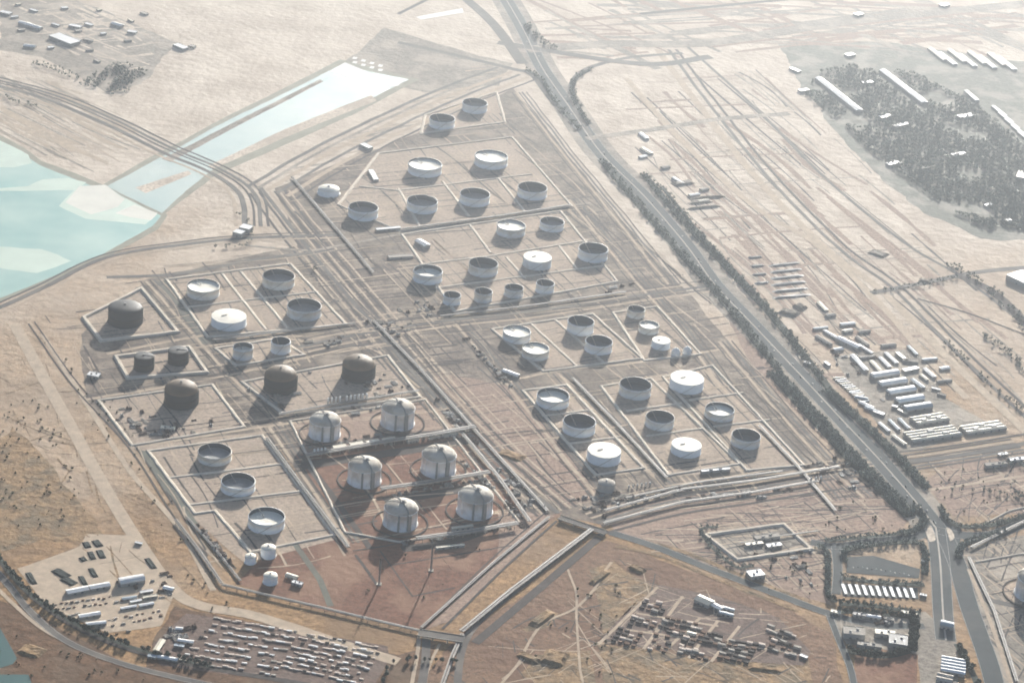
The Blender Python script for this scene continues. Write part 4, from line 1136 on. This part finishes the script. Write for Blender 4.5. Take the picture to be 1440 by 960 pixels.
# control buildings near the roundabout and others
for a in [
 (1062,810,20,-3,26,9,'flat',W,'square building in a dark green yard beside the long asphalt road'),
 (1078,757,34,-4,16,7,'flat',M_CONC,'grey block left inside the small walled compound'),
 (1060,766,24,-3,12,5,'flat',C,'low cream block inside the small walled compound'),
 (1088,768,20,-3,14,5,'flat',W,'low white block inside the small walled compound'),
 (1200,893,30,3,30,12,'flat',M_CONC,'left block of the dark control complex south of the road'),
 (1244,893,28,3,20,9,'flat',C,'pale upper block of the dark control complex'),
 (1262,905,26,4,40,12,'flat',M_STEEL,'dark grey block of the control complex, nearest the highway'),
 (1222,910,34,4,14,8,'flat',M_CONC,'low grey wing of the dark control complex'),
 (1228,869,20,3,10,6,'gable',W,'white roofed house on the north side of the road'),
 (1208,866,18,3,12,6,'flat',M_STEEL,'dark flat house left of the white roofed one'),
 (1175,862,14,3,12,5,'flat',C,'pale house at the road fork'),
 (1250,872,14,3,10,5,'flat',M_CONC,'grey house right of the white roofed one'),
 (1278,864,22,4,12,6,'flat',C,'cream house beside the dark trees near the highway'),
 (1331,882,18,4,18,9,'vault',BR,'round roofed house between the two highways'),
 (1298,790,5,2,7,4,'flat',W,'gate hut at the corner of the upper car park'),
 (1298,838,10,2,8,4,'flat',W,'gate hut at the corner of the lower car park'),
 (1400,655,30,-3,14,7,'flat',M_CONC,'grey blue house row right of the junction fields'),
 (1430,648,24,-3,14,7,'flat',BR,'blue house at the right edge above the branch road'),
 (132,530,16,3,20,8,'flat',W,'small white block in the dark square plot left of the twin black tanks'),
 (236,604,20,2,14,6,'flat',C,'pale hut below the tan domed tank'),
 (1006,663,40,-4,9,6,'flat',BR,'long teal shelter on the pipeline side of the right hand farm'),
 (718,527,22,8,14,7,'gable',W,'white shed beside the left column of the right hand farm'),
 (1135,512,8,3,9,5,'flat',W,'hut beside the highway above the warehouse compound'),
 (1410,640,12,-2,10,5,'flat',W,'white hut right of the ribbed warehouses'),
 (410,812,15,5,12,6,'gable',C,'pale shed, upper of two under the lower left compound'),
 (418,822,14,4,11,6,'flat',W,'white shed, lower of two under the lower left compound'),
 (1340,938,34,6,60,7,'saw',W,'white ribbed roof at the bottom edge between the highways'),
 (1328,955,22,5,30,6,'saw',M_CONC,'grey ribbed roof at the bottom edge between the highways')]:
    building(*a[:7], M_WALL, a[7], a[8], 'building', 'plant_building', 'plant and control buildings', 2, 2 if a[6] == 'flat' else 0)
# compressor shelters between the gas tanks
for i, (x, y, l) in enumerate([(477,634,18),(501,630,18),(524,627,18),(547,624,18),(580,624,16)]):
    building(x, y - 3, l, -3, 13, 8, 'flat', M_WALL, C, '%s pale shelter from the left, between far and middle gas tanks' % ords[i], 'shelter', 'compressor_shelter', 'compressor shelters between the gas tanks', 3)
for a in [(600,680,34,-5,8,7,'flat',C,'long pale shelter between the middle and nearest gas tanks'),
          (650,744,30,-4,8,7,'flat',C,'long pale shelter below the nearest gas tanks'),
          (633,770,40,-4,7,5,'flat',C,'long low shelter on the dark strip at the edge of the red sand'),
          (622,615,40,-6,7,7,'flat',C,'long pale shelter right of the five shelters')]:
    building(*a[:7], M_WALL, a[7], a[8], 'shelter', 'compressor_shelter', 'long shelters between the gas tanks', 3)
# vertical vessels
def vessel(x, y, label, group, h=16, r=2.6):
    t = empty('process_vessel', P(x, y), label, 'vessel', group)
    bm = bmesh.new(); lathe(bm, [(r * .8, 0), (r * .8, 2), (r, 2.3), (r, h), (r * .7, h + r * .5), (0, h + r * .7)], 14); link('shell', bm, M_WHITE, t, True)
    bm = bmesh.new(); beam(bm, (r + .5, 0, 0), (r + .5, 0, h + 1), .35); link('ladder', bm, M_STEEL, t)
for i in range(10):
    vessel(461 + i * 5.6 + (4 if i > 3 else 0), 568 - i * .7, '%s white column from the left, behind the far gas tanks' % ords[i], 'white columns behind the far gas tanks')
for i in range(4):
    vessel(442 + i * 5, 640 - i * .6, '%s of four white columns in the left gas tank shadow' % ords[i], 'four white columns in shadow')
for i in range(6):
    vessel(884 + i * 6, 686 - i * .9, '%s small white column from the left, below a cream lidded tank' % ords[i], 'white columns at the right hand farm', 7, 1.8)
for i in range(3):
    vessel(1140 + i * 7, 676 - i, '%s white column of three beside the pipeline bundle, from the left' % ords[i], 'white columns beside the pipeline bundle', 9, 2)

# ------------------------------------------------------------------ dark netted pits, stockpiles
def pit(x, y, dx, dy, wd, h, label, m=None):
    ln, rz = rect_px(x, y, dx, dy)
    bm = bmesh.new()
    n = 6
    g = [[bm.verts.new(((i / n - .5) * ln * (1 - .12 * (z > 0)), (j / n - .5) * wd * (1 - .12 * (z > 0)), z)) for j in range(n + 1)] for i in range(n + 1) for z in [0]]
    for i in range(n + 1):
        for j in range(n + 1):
            v = g[i][j]; e = min(i, n - i, j, n - j)
            v.co.z = 0 if e == 0 else h * (.75 + random.random() * .35)
            if e: v.co.x += random.uniform(-.1, .1) * ln / n; v.co.y += random.uniform(-.1, .1) * wd / n
    for i in range(n):
        for j in range(n): bm.faces.new((g[i][j], g[i + 1][j], g[i + 1][j + 1], g[i][j + 1]))
    o = link('stockpile', bm, m or M_NET); o.location = P(x, y); o.rotation_euler = (0, 0, rz)
    return tag(o, label, 'stockpile', 'dark covered stockpiles')
for a in [(122,766,5,9,16,3,'small dark covered pile, upper left of the top group of five'),
          (137,764,8,10,18,3,'large dark covered pile, upper right of the top group of five'),
          (117,786,6,6,14,3,'small dark covered pile, lower left of the top group of five'),
          (129,781,6,12,14,3,'long dark covered pile, middle of the top group of five'),
          (142,779,6,13,16,3,'long dark covered pile, right of the top group of five'),
          (86,806,20,12,24,3,'broad teal covered pile, upper of two overlapping'),
          (97,817,18,10,22,3,'broad teal covered pile, lower of two overlapping'),
          (44,813,10,18,14,3,'slim dark covered pile at the left edge of the yard'),
          (117,816,8,14,12,3,'slim dark covered pile between the teal pile and the sheds'),
          (131,805,8,14,13,3,'dark covered pile right of the broad teal one'),
          (212,792,12,16,14,3,'dark covered pile beside the wide sand track')]:
    pit(*a)
for a in [(745,925,32,14,22,5,'long dark heap on the red sand at the bottom'),
          (780,925,34,8,60,7,'broad grey brown heap at the bottom, right of the long dark one'),
          (762,870,30,-22,28,5,'oval brown heap beside the worn path'),
          (843,812,26,-20,18,5,'brown mound at the head of the worn path'),
          (896,800,22,10,20,5,'dark mound left of the long asphalt road'),
          (1075,938,50,6,30,4,'dark green mound at the foot of the lumber yard'),
          (45,915,30,10,40,4,'dark scrubby mound above the curved track'),
          (720,640,34,12,40,4,'brown rubble mound beside the left column of the right hand farm')]:
    pit(*a, m=M_SCRUB)
for i in range(6):
    pit(1103 + i * 2.0, 372 + i * 9, 44 + i * 2, -5, 12, 4, '%s long dark windrow from the top, beside the desert road' % ords[i], M_STEEL)
for i in range(4):
    pit(1062 + i * 3, 362 + i * 12, 20, -2, 10, 4, '%s short dark windrow left of the long ones, from the top' % ords[i], M_STEEL)
for a in [(1110,440,26,8,40,7,'dark heap left of the desert road crossing'),(1125,432,14,6,30,8,'dark heap beside the desert road crossing'),
          (960,258,30,-4,30,6,'pale heap beside the far highway'),(985,285,36,-3,12,5,'grey windrow by the hazy works, upper'),(995,278,50,-4,10,5,'grey windrow by the hazy works, topmost'),
          (990,292,50,-5,10,5,'grey windrow by the hazy works, lowest'),(1235,357,24,8,40,5,'blue grey heap between desert roads'),
          (1300,395,16,3,24,5,'brown heap at the desert crossroads')]:
    pit(*a, m=M_GREYSOIL)

# ------------------------------------------------------------------ laydown yards of crates
def crate_mesh(sx, sy, sz, m):
    bm = bmesh.new(); box(bm, 0, 0, sz / 2, sx, sy, sz)
    for s in (-1, 0, 1): box(bm, s * sx * .36, 0, sz + .1, sx * .08, sy * 1.02, .2)
    me = bpy.data.meshes.new('crate'); bm.to_mesh(me); bm.free(); me.materials.append(m); return me
CR = [crate_mesh(9, 4, 3, M_CRATE1), crate_mesh(12, 3, 3, M_CRATE1), crate_mesh(7, 5, 2.5, M_CRATE2), crate_mesh(12, 4, 3.2, M_WHITE), crate_mesh(8, 4, 3, M_CRATE3), crate_mesh(10, 4, 3, M_CONC)]
def put(me, p, rz, name, label, cat, group, sc=1.0):
    o = bpy.data.objects.new(name, me); COL.objects.link(o); o.location = p; o.rotation_euler = (0, 0, rz); o.scale = (sc, sc, sc * random.uniform(.8, 1.2))
    return tag(o, label, cat, group)
poly('yard_floor', [(262,862),(330,872),(545,908),(548,925),(520,975),(225,935),(215,905)], M_YARD, 'patch3')
random.seed(5)
for blk, (a0, b0, a1, b1) in enumerate((((300,869),(418,888),(252,928),(388,949)), ((424,890),(538,911),(394,936),(506,962)))):
    for row in range(8):
        u = row / 7
        A = P(a0[0] + (a1[0] - a0[0]) * u, a0[1] + (a1[1] - a0[1]) * u); B = P(b0[0] + (b1[0] - b0[0]) * u, b0[1] + (b1[1] - b0[1]) * u)
        d = B - A; n = 18; rz = math.atan2(d.y, d.x)
        for k in range(n):
            if random.random() < .14: continue
            c = A + d * ((k + .5) / n); j = random.choice([0, 0, 1, 1, 3, 5, 3, 3, 4])
            put(CR[j], (c.x + random.uniform(-1.5, 1.5), c.y + random.uniform(-2.5, 2.5), 0), rz + random.uniform(-.08, .08), 'storage_crate',
                'pale crate in the %s row from the top, %s half of the bottom laydown yard' % (ords[row], 'right' if blk else 'left'), 'crate', 'crates in the bottom laydown yard', random.uniform(.7, 1.1))
# lumber yard at the lower right : four lots of dark stacks
poly('yard_floor', [(928,822),(1010,838),(1095,868),(1140,915),(1130,935),(1040,930),(940,912),(842,902),(865,875)], M_YARD, 'patch3')
for a, b in [((925,825),(842,905)),((960,838),(905,912)),((985,868),(935,915)),((1010,872),(968,925)),((1040,880),(1000,930)),((895,862),(1010,880)),((880,885),(1120,918))]:
    strip('yard_lane', [a, b], 7, M_TRACK, 'road', False)
lots = [((905,842),(940,852),3),((888,866),(925,876),3),((868,884),(905,892),4),((925,880),(965,888),3),((915,900),(945,906),3),((935,868),(990,880),2),((960,895),(990,904),3),
        ((985,888),(1025,898),3),((1025,900),(1075,908),3),((1015,912),(1060,922),3),((1080,880),(1120,896),3),((1085,900),(1125,912),3),((955,912),(1000,922),2)]
lotname = ['topmost','upper left','far left','middle left','lower left','long upper','centre','centre right','right','lower right','upper right','far right','bottom']
for r, (a, b, m_) in enumerate(lots):
    for rr in range(m_):
        A, B = P(a[0] - rr * 3.2, a[1] + rr * 5.5), P(b[0] - rr * 3.2, b[1] + rr * 5.5)
        d = B - A; n = max(3, int(d.length / 12)); rz = math.atan2(d.y, d.x)
        for k in range(n):
            if random.random() < .15: continue
            c = A + d * ((k + .5) / n)
            put(CR[random.choice([4, 4, 4, 2, 2, 0, 5])], (c.x, c.y + random.uniform(-2, 2), 0), rz + random.uniform(-.15, .15), 'timber_stack',
                'dark stack in the %s lot of the lumber yard' % lotname[r], 'stack', 'stacks in the lower right lumber yard', random.uniform(1.1, 1.7))
# pallets in the workshop yard
for r, (a, b, nm) in enumerate([((75,850),(165,838),'upper'),((78,857),(175,845),'second'),((95,866),(112,862),'short'),((150,872),(235,857),'third'),((155,880),(230,865),'lower'),((160,892),(185,886),'lowest')]):
    A, B = P(*a), P(*b); d = B - A; n = max(3, int(d.length / 11)); rz = math.atan2(d.y, d.x)
    for k in range(n):
        if random.random() < .2: continue
        c = A + d * ((k + .5) / n)
        put(CR[random.choice([2, 2, 4, 0, 5])], (c.x, c.y + random.uniform(-3, 3), 0), rz + random.uniform(-.3, .3), 'pallet_stack', 'small pallet stack in the %s line of the lower left workshop yard' % nm, 'stack', 'pallet stacks in the workshop yard', random.uniform(.6, 1.0))

# ------------------------------------------------------------------ machinery scattered in the plant plots
def skid_mesh(k):
    rnd = random.Random(k); bm = bmesh.new()
    box(bm, 0, 0, .4, 9, 5, .8)
    lathe(bm, [(1.4, .8), (1.4, 3.5 + rnd.random() * 2), (0, 4.5 + rnd.random() * 2)], 10, -2.5, 0)
    box(bm, 2, .5, 2, 3.5, 3, 2.6)
    beam(bm, (-4, 2, 1.6), (4.5, 2, 1.6), .4); beam(bm, (-4, -2, 2.2), (4.5, -2, 2.2), .35); beam(bm, (4, -2, 0), (4, -2, 4), .35)
    me = bpy.data.meshes.new('pump_skid'); bm.to_mesh(me); bm.free(); me.materials.append(M_STEEL if k % 2 else M_RUST); return me
SK = [skid_mesh(k) for k in range(4)]
def manifold_mesh(k):
    bm = bmesh.new()
    for i in range(5): beam(bm, (-7, -3 + i * 1.5, 1.4), (7, -3 + i * 1.5, 1.4), .35)
    for i in range(3): box(bm, -5 + i * 5, 0, .6, .6, 8, 1.2)
    for i in range(4): lathe(bm, [(.7, 1.5), (.7, 2.8), (0, 3)], 8, -4.5 + i * 3, -3 + i * 1.5)
    me = bpy.data.meshes.new('pipe_manifold'); bm.to_mesh(me); bm.free(); me.materials.append([M_RUST, M_CONC, M_STEEL][k]); return me
VB = [manifold_mesh(k) for k in range(3)]
zones = [
 ((150,570),(345,598),(185,622),36,'cluttered enclosure of the tan dome tank'),
 ((345,545),(440,520),(400,580),14,'plot of the left tan dome tank'),
 ((520,500),(590,555),(450,560),26,'plot below the right tan dome tank'),
 ((270,728),(345,815),(300,770),30,'trench beside the lower left compound'),
 ((505,452),(590,448),(560,480),16,'junction above the tan dome tanks'),
 ((420,480),(500,470),(460,490),12,'strip left of the main crossing'),
 ((650,470),(700,525),(720,545),26,'strip left of the central tank group'),
 ((640,640),(740,735),(700,690),26,'strip right of the white gas tanks'),
 ((430,600),(500,570),(600,560),10,'strip behind the far gas tanks'),
 ((540,430),(620,420),(600,450),12,'corner at the foot of the middle farm'),
 ((850,560),(1000,520),(900,680),0,'farm'),
 ((1120,655),(1200,640),(1210,700),24,'piping knot beside the pipeline bundle'),
 ((1140,470),(1240,500),(1200,540),16,'upper end of the warehouse compound'),
 ((1240,540),(1320,540),(1240,600),14,'lanes of the warehouse compound'),
 ((870,395),(900,400),(850,415),6,'right corner of the middle farm'),
 ((1180,850),(1290,860),(1240,880),20,'road side by the control complex'),
 ((1040,780),(1150,765),(1140,830),14,'scrubland by the small walled compound'),
 ((230,885),(275,880),(245,915),16,'head of the bottom laydown yard'),
 ((150,820),(245,800),(240,845),14,'upper edge of the workshop yard'),
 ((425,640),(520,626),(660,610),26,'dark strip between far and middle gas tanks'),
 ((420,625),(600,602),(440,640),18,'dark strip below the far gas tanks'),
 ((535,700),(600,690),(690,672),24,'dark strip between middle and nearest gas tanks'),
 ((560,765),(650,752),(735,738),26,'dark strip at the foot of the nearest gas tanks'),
 ((600,545),(690,640),(640,600),20,'plant road verge'),
 ((690,650),(780,720),(730,715),22,'lower plant road verge'),
 ((790,700),(880,690),(860,735),22,'ground above the crossroads'),
 ((960,700),(1140,680),(1100,700),22,'pipeline bundle, right part'),
 ((860,700),(1000,680),(900,712),14,'near side of the pipeline bundle')]
random.seed(11)
for A, B, Cc, n, nm in zones:
    for k in range(n):
        a, b = random.random(), random.random()
        if a + b > 1: a, b = 1 - a, 1 - b
        x = A[0] + (B[0] - A[0]) * a + (Cc[0] - A[0]) * b; y = A[1] + (B[1] - A[1]) * a + (Cc[1] - A[1]) * b
        if k % 2: put(random.choice(SK), P(x, y), random.choice([.45, 2.02]) + random.uniform(-.1, .1), 'pump_skid', 'small pump skid in the %s' % nm, 'pump', 'pump skids ' + nm, random.uniform(.8, 1.6))
        else: put(random.choice(VB), P(x, y), random.choice([.45, 2.02]) + random.uniform(-.1, .1), 'pipe_manifold', 'low pipe manifold in the %s' % nm, 'manifold', 'pipe manifolds ' + nm, random.uniform(.8, 1.8))

# ------------------------------------------------------------------ carports and parked cars
def carport(x, y, label):
    ln, rz = rect_px(x, y, 5, 14)
    t = empty('carport', P(x, y), label, 'carport', 'carports of the lower car park', rz)
    bm = bmesh.new(); box(bm, 0, 0, 3.2, ln, 7, .35); link('canopy', bm, BR, t)
    for s in (-1, 0, 1):
        bm = bmesh.new(); beam(bm, (s * ln * .4, 0, 0), (s * ln * .4, 0, 3.1), .25); link('post', bm, M_STEEL, t)
for i in range(11):
    carport(1187 + i * 9.6, 829 + i * .55, '%s carport of the row inside the tree ring, from the left' % ords[i])
def car_mesh(m):
    bm = bmesh.new()
    box(bm, 0, 0, .75, 4.6, 1.9, .8)
    v = [bm.verts.new(p) for p in ((-1.7,-.85,1.15),(1.2,-.85,1.15),(1.2,.85,1.15),(-1.7,.85,1.15),(-1.2,-.7,1.75),(.5,-.7,1.75),(.5,.7,1.75),(-1.2,.7,1.75))]
    for f in ((0,1,5,4),(1,2,6,5),(2,3,7,6),(3,0,4,7),(4,5,6,7)): bm.faces.new([v[i] for i in f])
    for sx in (-1.4, 1.4):
        for sy in (-.9, .9): box(bm, sx, sy, .35, .7, .22, .7)
    me = bpy.data.meshes.new('car'); bm.to_mesh(me); bm.free(); me.materials.append(m); return me
CARS = [car_mesh(M_WHITE), car_mesh(M_DOOR), car_mesh(M_BLUEROOF)]
for k in range(14):
    put(CARS[k % 3], P(1200 + k * 6.5, 796 + k * .9 + random.uniform(-1, 3)), 1.9, 'parked_car', 'tiny parked car on the grey upper car park', 'car', 'cars on the upper car park')
hq = smooth_pts([P(*p) for p in HW], 8)
for k in range(60):
    i = 10 + k * 7 % (len(hq) - 12); a, b = hq[i], hq[i + 1]; d = (b - a).normalized(); nn = Vector((-d.y, d.x, 0))
    s = 1 if k % 2 else -1
    p = a.lerp(b, random.random()) + nn * s * (6 + 4 * (k % 3 == 0)); p.z = .75
    put(CARS[k % 3], p, math.atan2(d.y, d.x), 'moving_car', 'tiny vehicle on the long straight highway', 'car', 'cars on the highway', 1.3)

# ------------------------------------------------------------------ trees
def crown_pts(rnd, r, n=46):
    V, F = [], []
    lobes = [(Vector((rnd.uniform(-.45, .45), rnd.uniform(-.45, .45), rnd.uniform(-.1, .4))) * r, r * rnd.uniform(.42, .7)) for _ in range(5)]
    for k in range(n):
        c, lr = lobes[k % 5]
        d = Vector((rnd.gauss(0, 1), rnd.gauss(0, 1), rnd.gauss(0, 1))).normalized()
        p = c + d * lr * rnd.uniform(.7, 1.0)
        u = d.cross(Vector((.3, .5, .8))).normalized(); v = d.cross(u)
        s = r * rnd.uniform(.16, .30)
        u2 = (u + d * rnd.uniform(-.5, .5)) * s; v2 = (v + d * rnd.uniform(-.5, .5)) * s
        b = len(V); V += [p - u2 - v2, p + u2 - v2 * .6, p + v2 * 1.2]
        F.append((b, b + 1, b + 2))
    return V, F
def mk_mesh(name, V, F, m):
    me = bpy.data.meshes.new(name); me.from_pydata([tuple(v) for v in V], [], F); me.materials.append(m); me.update(); return me
TREE = []
for k in range(5):
    rnd = random.Random(100 + k)
    V, F = crown_pts(rnd, 5.2, 90)
    V = [v + Vector((0, 0, 6.6)) for v in V]
    bm = bmesh.new(); lathe(bm, [(.45, 0), (.3, 3), (.2, 6.5)], 6); beam(bm, (0, 0, 3), (1.8, .8, 6), .12); beam(bm, (0, 0, 3.2), (-1.5, 1, 6.2), .12)
    tm = bpy.data.meshes.new('trunk'); bm.to_mesh(tm); bm.free(); tm.materials.append(M_TRUNK)
    TREE.append((mk_mesh('crown', V, F, M_LEAF), tm))
rt = random.Random(21)
spots = []
def belt(pts, wd, label, dens=62.0, sm=True, prio=True):
    q = G(pts, sm)
    hx, hy = pts[-1][0] - pts[0][0], pts[-1][1] - pts[0][1]
    ends = (('left', 'right') if hx > 0 else ('right', 'left')) if abs(hx) > abs(hy) else (('upper', 'lower') if hy > 0 else ('lower', 'upper'))
    seg = 0
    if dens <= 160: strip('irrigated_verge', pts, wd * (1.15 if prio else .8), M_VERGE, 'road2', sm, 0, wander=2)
    for a, b in zip(q, q[1:]):
        d = b - a; ln = d.length; seg += 1; fr = seg / len(q)
        lab = label + (', ' + ends[0] + ' end' if fr < .34 else ', middle part' if fr < .67 else ', ' + ends[1] + ' end') if label else ''
        if ln < .1: continue
        d.normalize(); nn = Vector((-d.y, d.x, 0))
        n = ln * wd / (dens * .75); n = int(n) + (rt.random() < n - int(n))
        for _ in range(n):
            p = a + d * rt.random() * ln + nn * rt.uniform(-.5, .5) * wd
            if dens > 70 and noise.noise(p * .02) < -.35: continue
            spots.append((p, rt.uniform(.75, 1.3), lab, prio))
belt([(1268,750),(1210,756),(1160,760)], 9, 'dark tree in the belt along the upper left branch road')
belt([(1150,768),(1163,778),(1165,835),(1178,845)], 12, 'dark tree in the belt on the left side of the tree ring')
belt([(1187,790),(1188,775),(1215,768),(1285,762),(1300,775),(1300,808)], 14, 'dark tree in the rounded belt around the upper car park')
belt([(1184,813),(1240,819),(1300,822)], 13, 'dark tree in the belt between the two car parks')
belt([(1180,848),(1240,853),(1295,862)], 13, 'dark tree in the belt under the carports')
belt([(1268,752),(1293,742),(1300,728),(1285,712)], 20, 'dark tree in the corner belt left of the roundabout')
belt([(1322,712),(1332,730),(1350,740),(1395,738),(1440,726)], 14, 'dark tree in the belt above the right branch road')
belt([(1348,785),(1352,768),(1375,758),(1415,748)], 16, 'dark tree in the belt below the right branch road')
belt([(1088,523),(1153,594),(1214,660),(1283,726)], 40, 'dark tree in the left highway belt', 58)
belt([(1170,557),(1206,588),(1251,631),(1304,686)], 26, 'dark tree in the right highway belt')
belt([(1160,548),(1175,558),(1195,583)], 26, 'dark tree at the access road head')
belt([(1280,862),(1286,880),(1282,915)], 18, 'dark tree beside the control complex')
belt([(1190,915),(1240,922),(1280,915)], 14, 'dark tree in the shade of the control complex')
belt([(1180,860),(1230,862),(1280,868)], 10, 'dark tree on the verge north of the road', 90)
belt([(1345,905),(1370,950),(1380,990)], 12, 'dark tree beside the dark highway at the bottom', 80)
belt([(-10,770),(20,812),(60,848),(120,884),(200,914),(300,938)], 9, 'low tree along the railway curve', 75)
belt([(1010,740),(985,748),(1030,795),(1060,795)], 8, 'low tree along the small walled compound', 80)
belt([(670,935),(560,930),(540,960)], 8, 'low tree below the road bridge', 200)
# far belts
belt([(845,225),(900,290),(960,360),(1010,415),(1095,520)], 30, '', 120, True, False)
belt([(905,245),(960,310),(1030,385),(1095,455),(1165,545)], 30, '', 120, True, False)
belt([(930,262),(990,335),(1060,410),(1120,480)], 16, '', 160, True, False)
belt([(740,98),(760,112),(785,148),(815,182)], 22, '', 160, True, False)
belt([(830,98),(808,112),(806,135),(818,160),(830,175)], 22, '', 160, True, False)
belt([(1330,370),(1380,398),(1420,436),(1470,490)], 40, '', 200, True, False)
belt([(1230,412),(1290,402),(1350,390)], 22, '', 240, True, False)
belt([(1330,480),(1380,530),(1440,580)], 24, '', 260, True, False)
belt([(1380,470),(1420,500),(1460,540)], 30, '', 180, True, False)
belt([(740,34),(752,50),(780,70)], 40, '', 200, True, False)
belt([(122,122),(160,98),(175,95),(170,125),(150,130)], 60, '', 170, True, False)
belt([(160,122),(205,100)], 50, '', 170, True, False)
belt([(48,88),(80,98),(110,112)], 40, '', 300, True, False)
belt([(0,135),(30,145),(50,152)], 24, '', 260, True, False)
belt([(330,300),(345,310),(350,345),(300,348)], 14, '', 260, True, False)
belt([(435,380),(460,378)], 14, '', 300, True, False)
belt([(1390,690),(1440,700)], 30, '', 220, True, False)
belt([(1405,650),(1440,655)], 40, '', 200, True, False)
belt([(1300,690),(1360,690),(1440,680)], 10, '', 300, True, False)
# the wooded quarter
tp = [(1150,100),(1200,95),(1290,105),(1360,140),(1400,170),(1440,205),(1500,250),(1500,320),(1440,322),(1385,322),(1340,298),(1290,262),(1230,222),(1190,180),(1140,140)]
def inside(x, y, poly_):
    c = False; n = len(poly_)
    for i in range(n):
        x1, y1 = poly_[i]; x2, y2 = poly_[i - 1]
        if (y1 > y) != (y2 > y) and x < (x2 - x1) * (y - y1) / (y2 - y1) + x1: c = not c
    return c
for _ in range(15000):
    x, y = rt.uniform(1100, 1500), rt.uniform(60, 340)
    e = noise.noise(Vector((x * .02, y * .02, 0))) * 14
    if inside(x + e, y + e * .6, tp):
        p = P(x, y)
        if noise.noise(p * .006 + Vector((5, 0, 0))) > -.42 and not (abs((x - 1179) * .62 - (y - 135) * .78) < 9 and abs(x - 1179) < 34) and not (abs((x - 1270) * .62 - (y - 124) * .78) < 9 and abs(x - 1270) < 34):
            spots.append((p, rt.uniform(.7, 1.6), '', False))
near = sorted([s for s in spots if s[3]], key=lambda s: s[0].length)
indiv = near[:285]
rest = near[285:] + [s for s in spots if not s[3]]
for p, sc, lab, _ in indiv:
    cm, tm = TREE[rt.randrange(5)]
    t = bpy.data.objects.new('tree', None); COL.objects.link(t); t.location = (p.x, p.y, 0)
    t.rotation_euler = (0, 0, rt.uniform(0, 6)); t.scale = (sc, sc, sc * .95)
    tag(t, lab, 'tree', 'trees: ' + lab.rsplit(',', 1)[0])
    for nm, me in (('crown', cm), ('trunk', tm)):
        o = bpy.data.objects.new(nm, me); COL.objects.link(o); o.parent = t
lib = [crown_pts(random.Random(300 + k), 5.4, 22) for k in range(8)]
V, F = [], []
for p, sc, _, _ in rest:
    lv, lf = lib[rt.randrange(8)]; b = len(V); an = rt.uniform(0, 6); ca, sa = math.cos(an) * sc, math.sin(an) * sc
    V += [(p.x + v.x * ca - v.y * sa, p.y + v.x * sa + v.y * ca, max(.8, (v.z + 4.5) * sc)) for v in lv]
    F += [(f[0] + b, f[1] + b, f[2] + b) for f in lf]
o = bpy.data.objects.new('tree_mass', mk_mesh('tree_mass', V, F, M_LEAFD)); COL.objects.link(o)
tag(o, 'far belts and wooded quarter of small dark trees', 'trees', None, 'stuff')
# desert shrubs
SH = [mk_mesh('desert_shrub', [v + Vector((0, 0, 1.2)) for v in crown_pts(random.Random(400 + k), 2.6, 40)[0]], crown_pts(random.Random(400 + k), 2.6, 40)[1], M_LEAF2) for k in range(4)]
for A, B, Cc, Dd, n, nm in [((0,560),(70,560),(130,740),(0,740),90,'the left desert flat'),((130,560),(160,560),(330,860),(290,860),34,'the verge of the wide sand track'),
    ((820,790),(900,800),(860,950),(720,950),34,'the red sand beside the worn paths'),((600,760),(720,750),(600,860),(450,840),10,'the red sand around the flare masts'),
    ((1190,700),(1290,700),(1290,750),(1150,750),22,'the plain left of the roundabout'),((1310,660),(1440,650),(1440,720),(1330,720),26,'the plain right of the highway'),
    ((1080,780),(1150,770),(1160,840),(1080,830),22,'the scrub left of the tree ring'),((0,880),(150,930),(220,960),(0,960),22,'the sand below the curved railway'),
    ((60,480),(110,500),(170,620),(130,620),16,'the verge by the left service road')]:
    for k in range(n):
        u, v = rt.random(), rt.random()
        x = (A[0] * (1 - u) + B[0] * u) * (1 - v) + (Dd[0] * (1 - u) + Cc[0] * u) * v
        y = (A[1] * (1 - u) + B[1] * u) * (1 - v) + (Dd[1] * (1 - u) + Cc[1] * u) * v
        put(SH[rt.randrange(4)], P(x, y), rt.uniform(0, 6), 'desert_shrub', 'small olive desert shrub on %s' % nm, 'shrub', 'shrubs on ' + nm, rt.uniform(.6, 1.8))
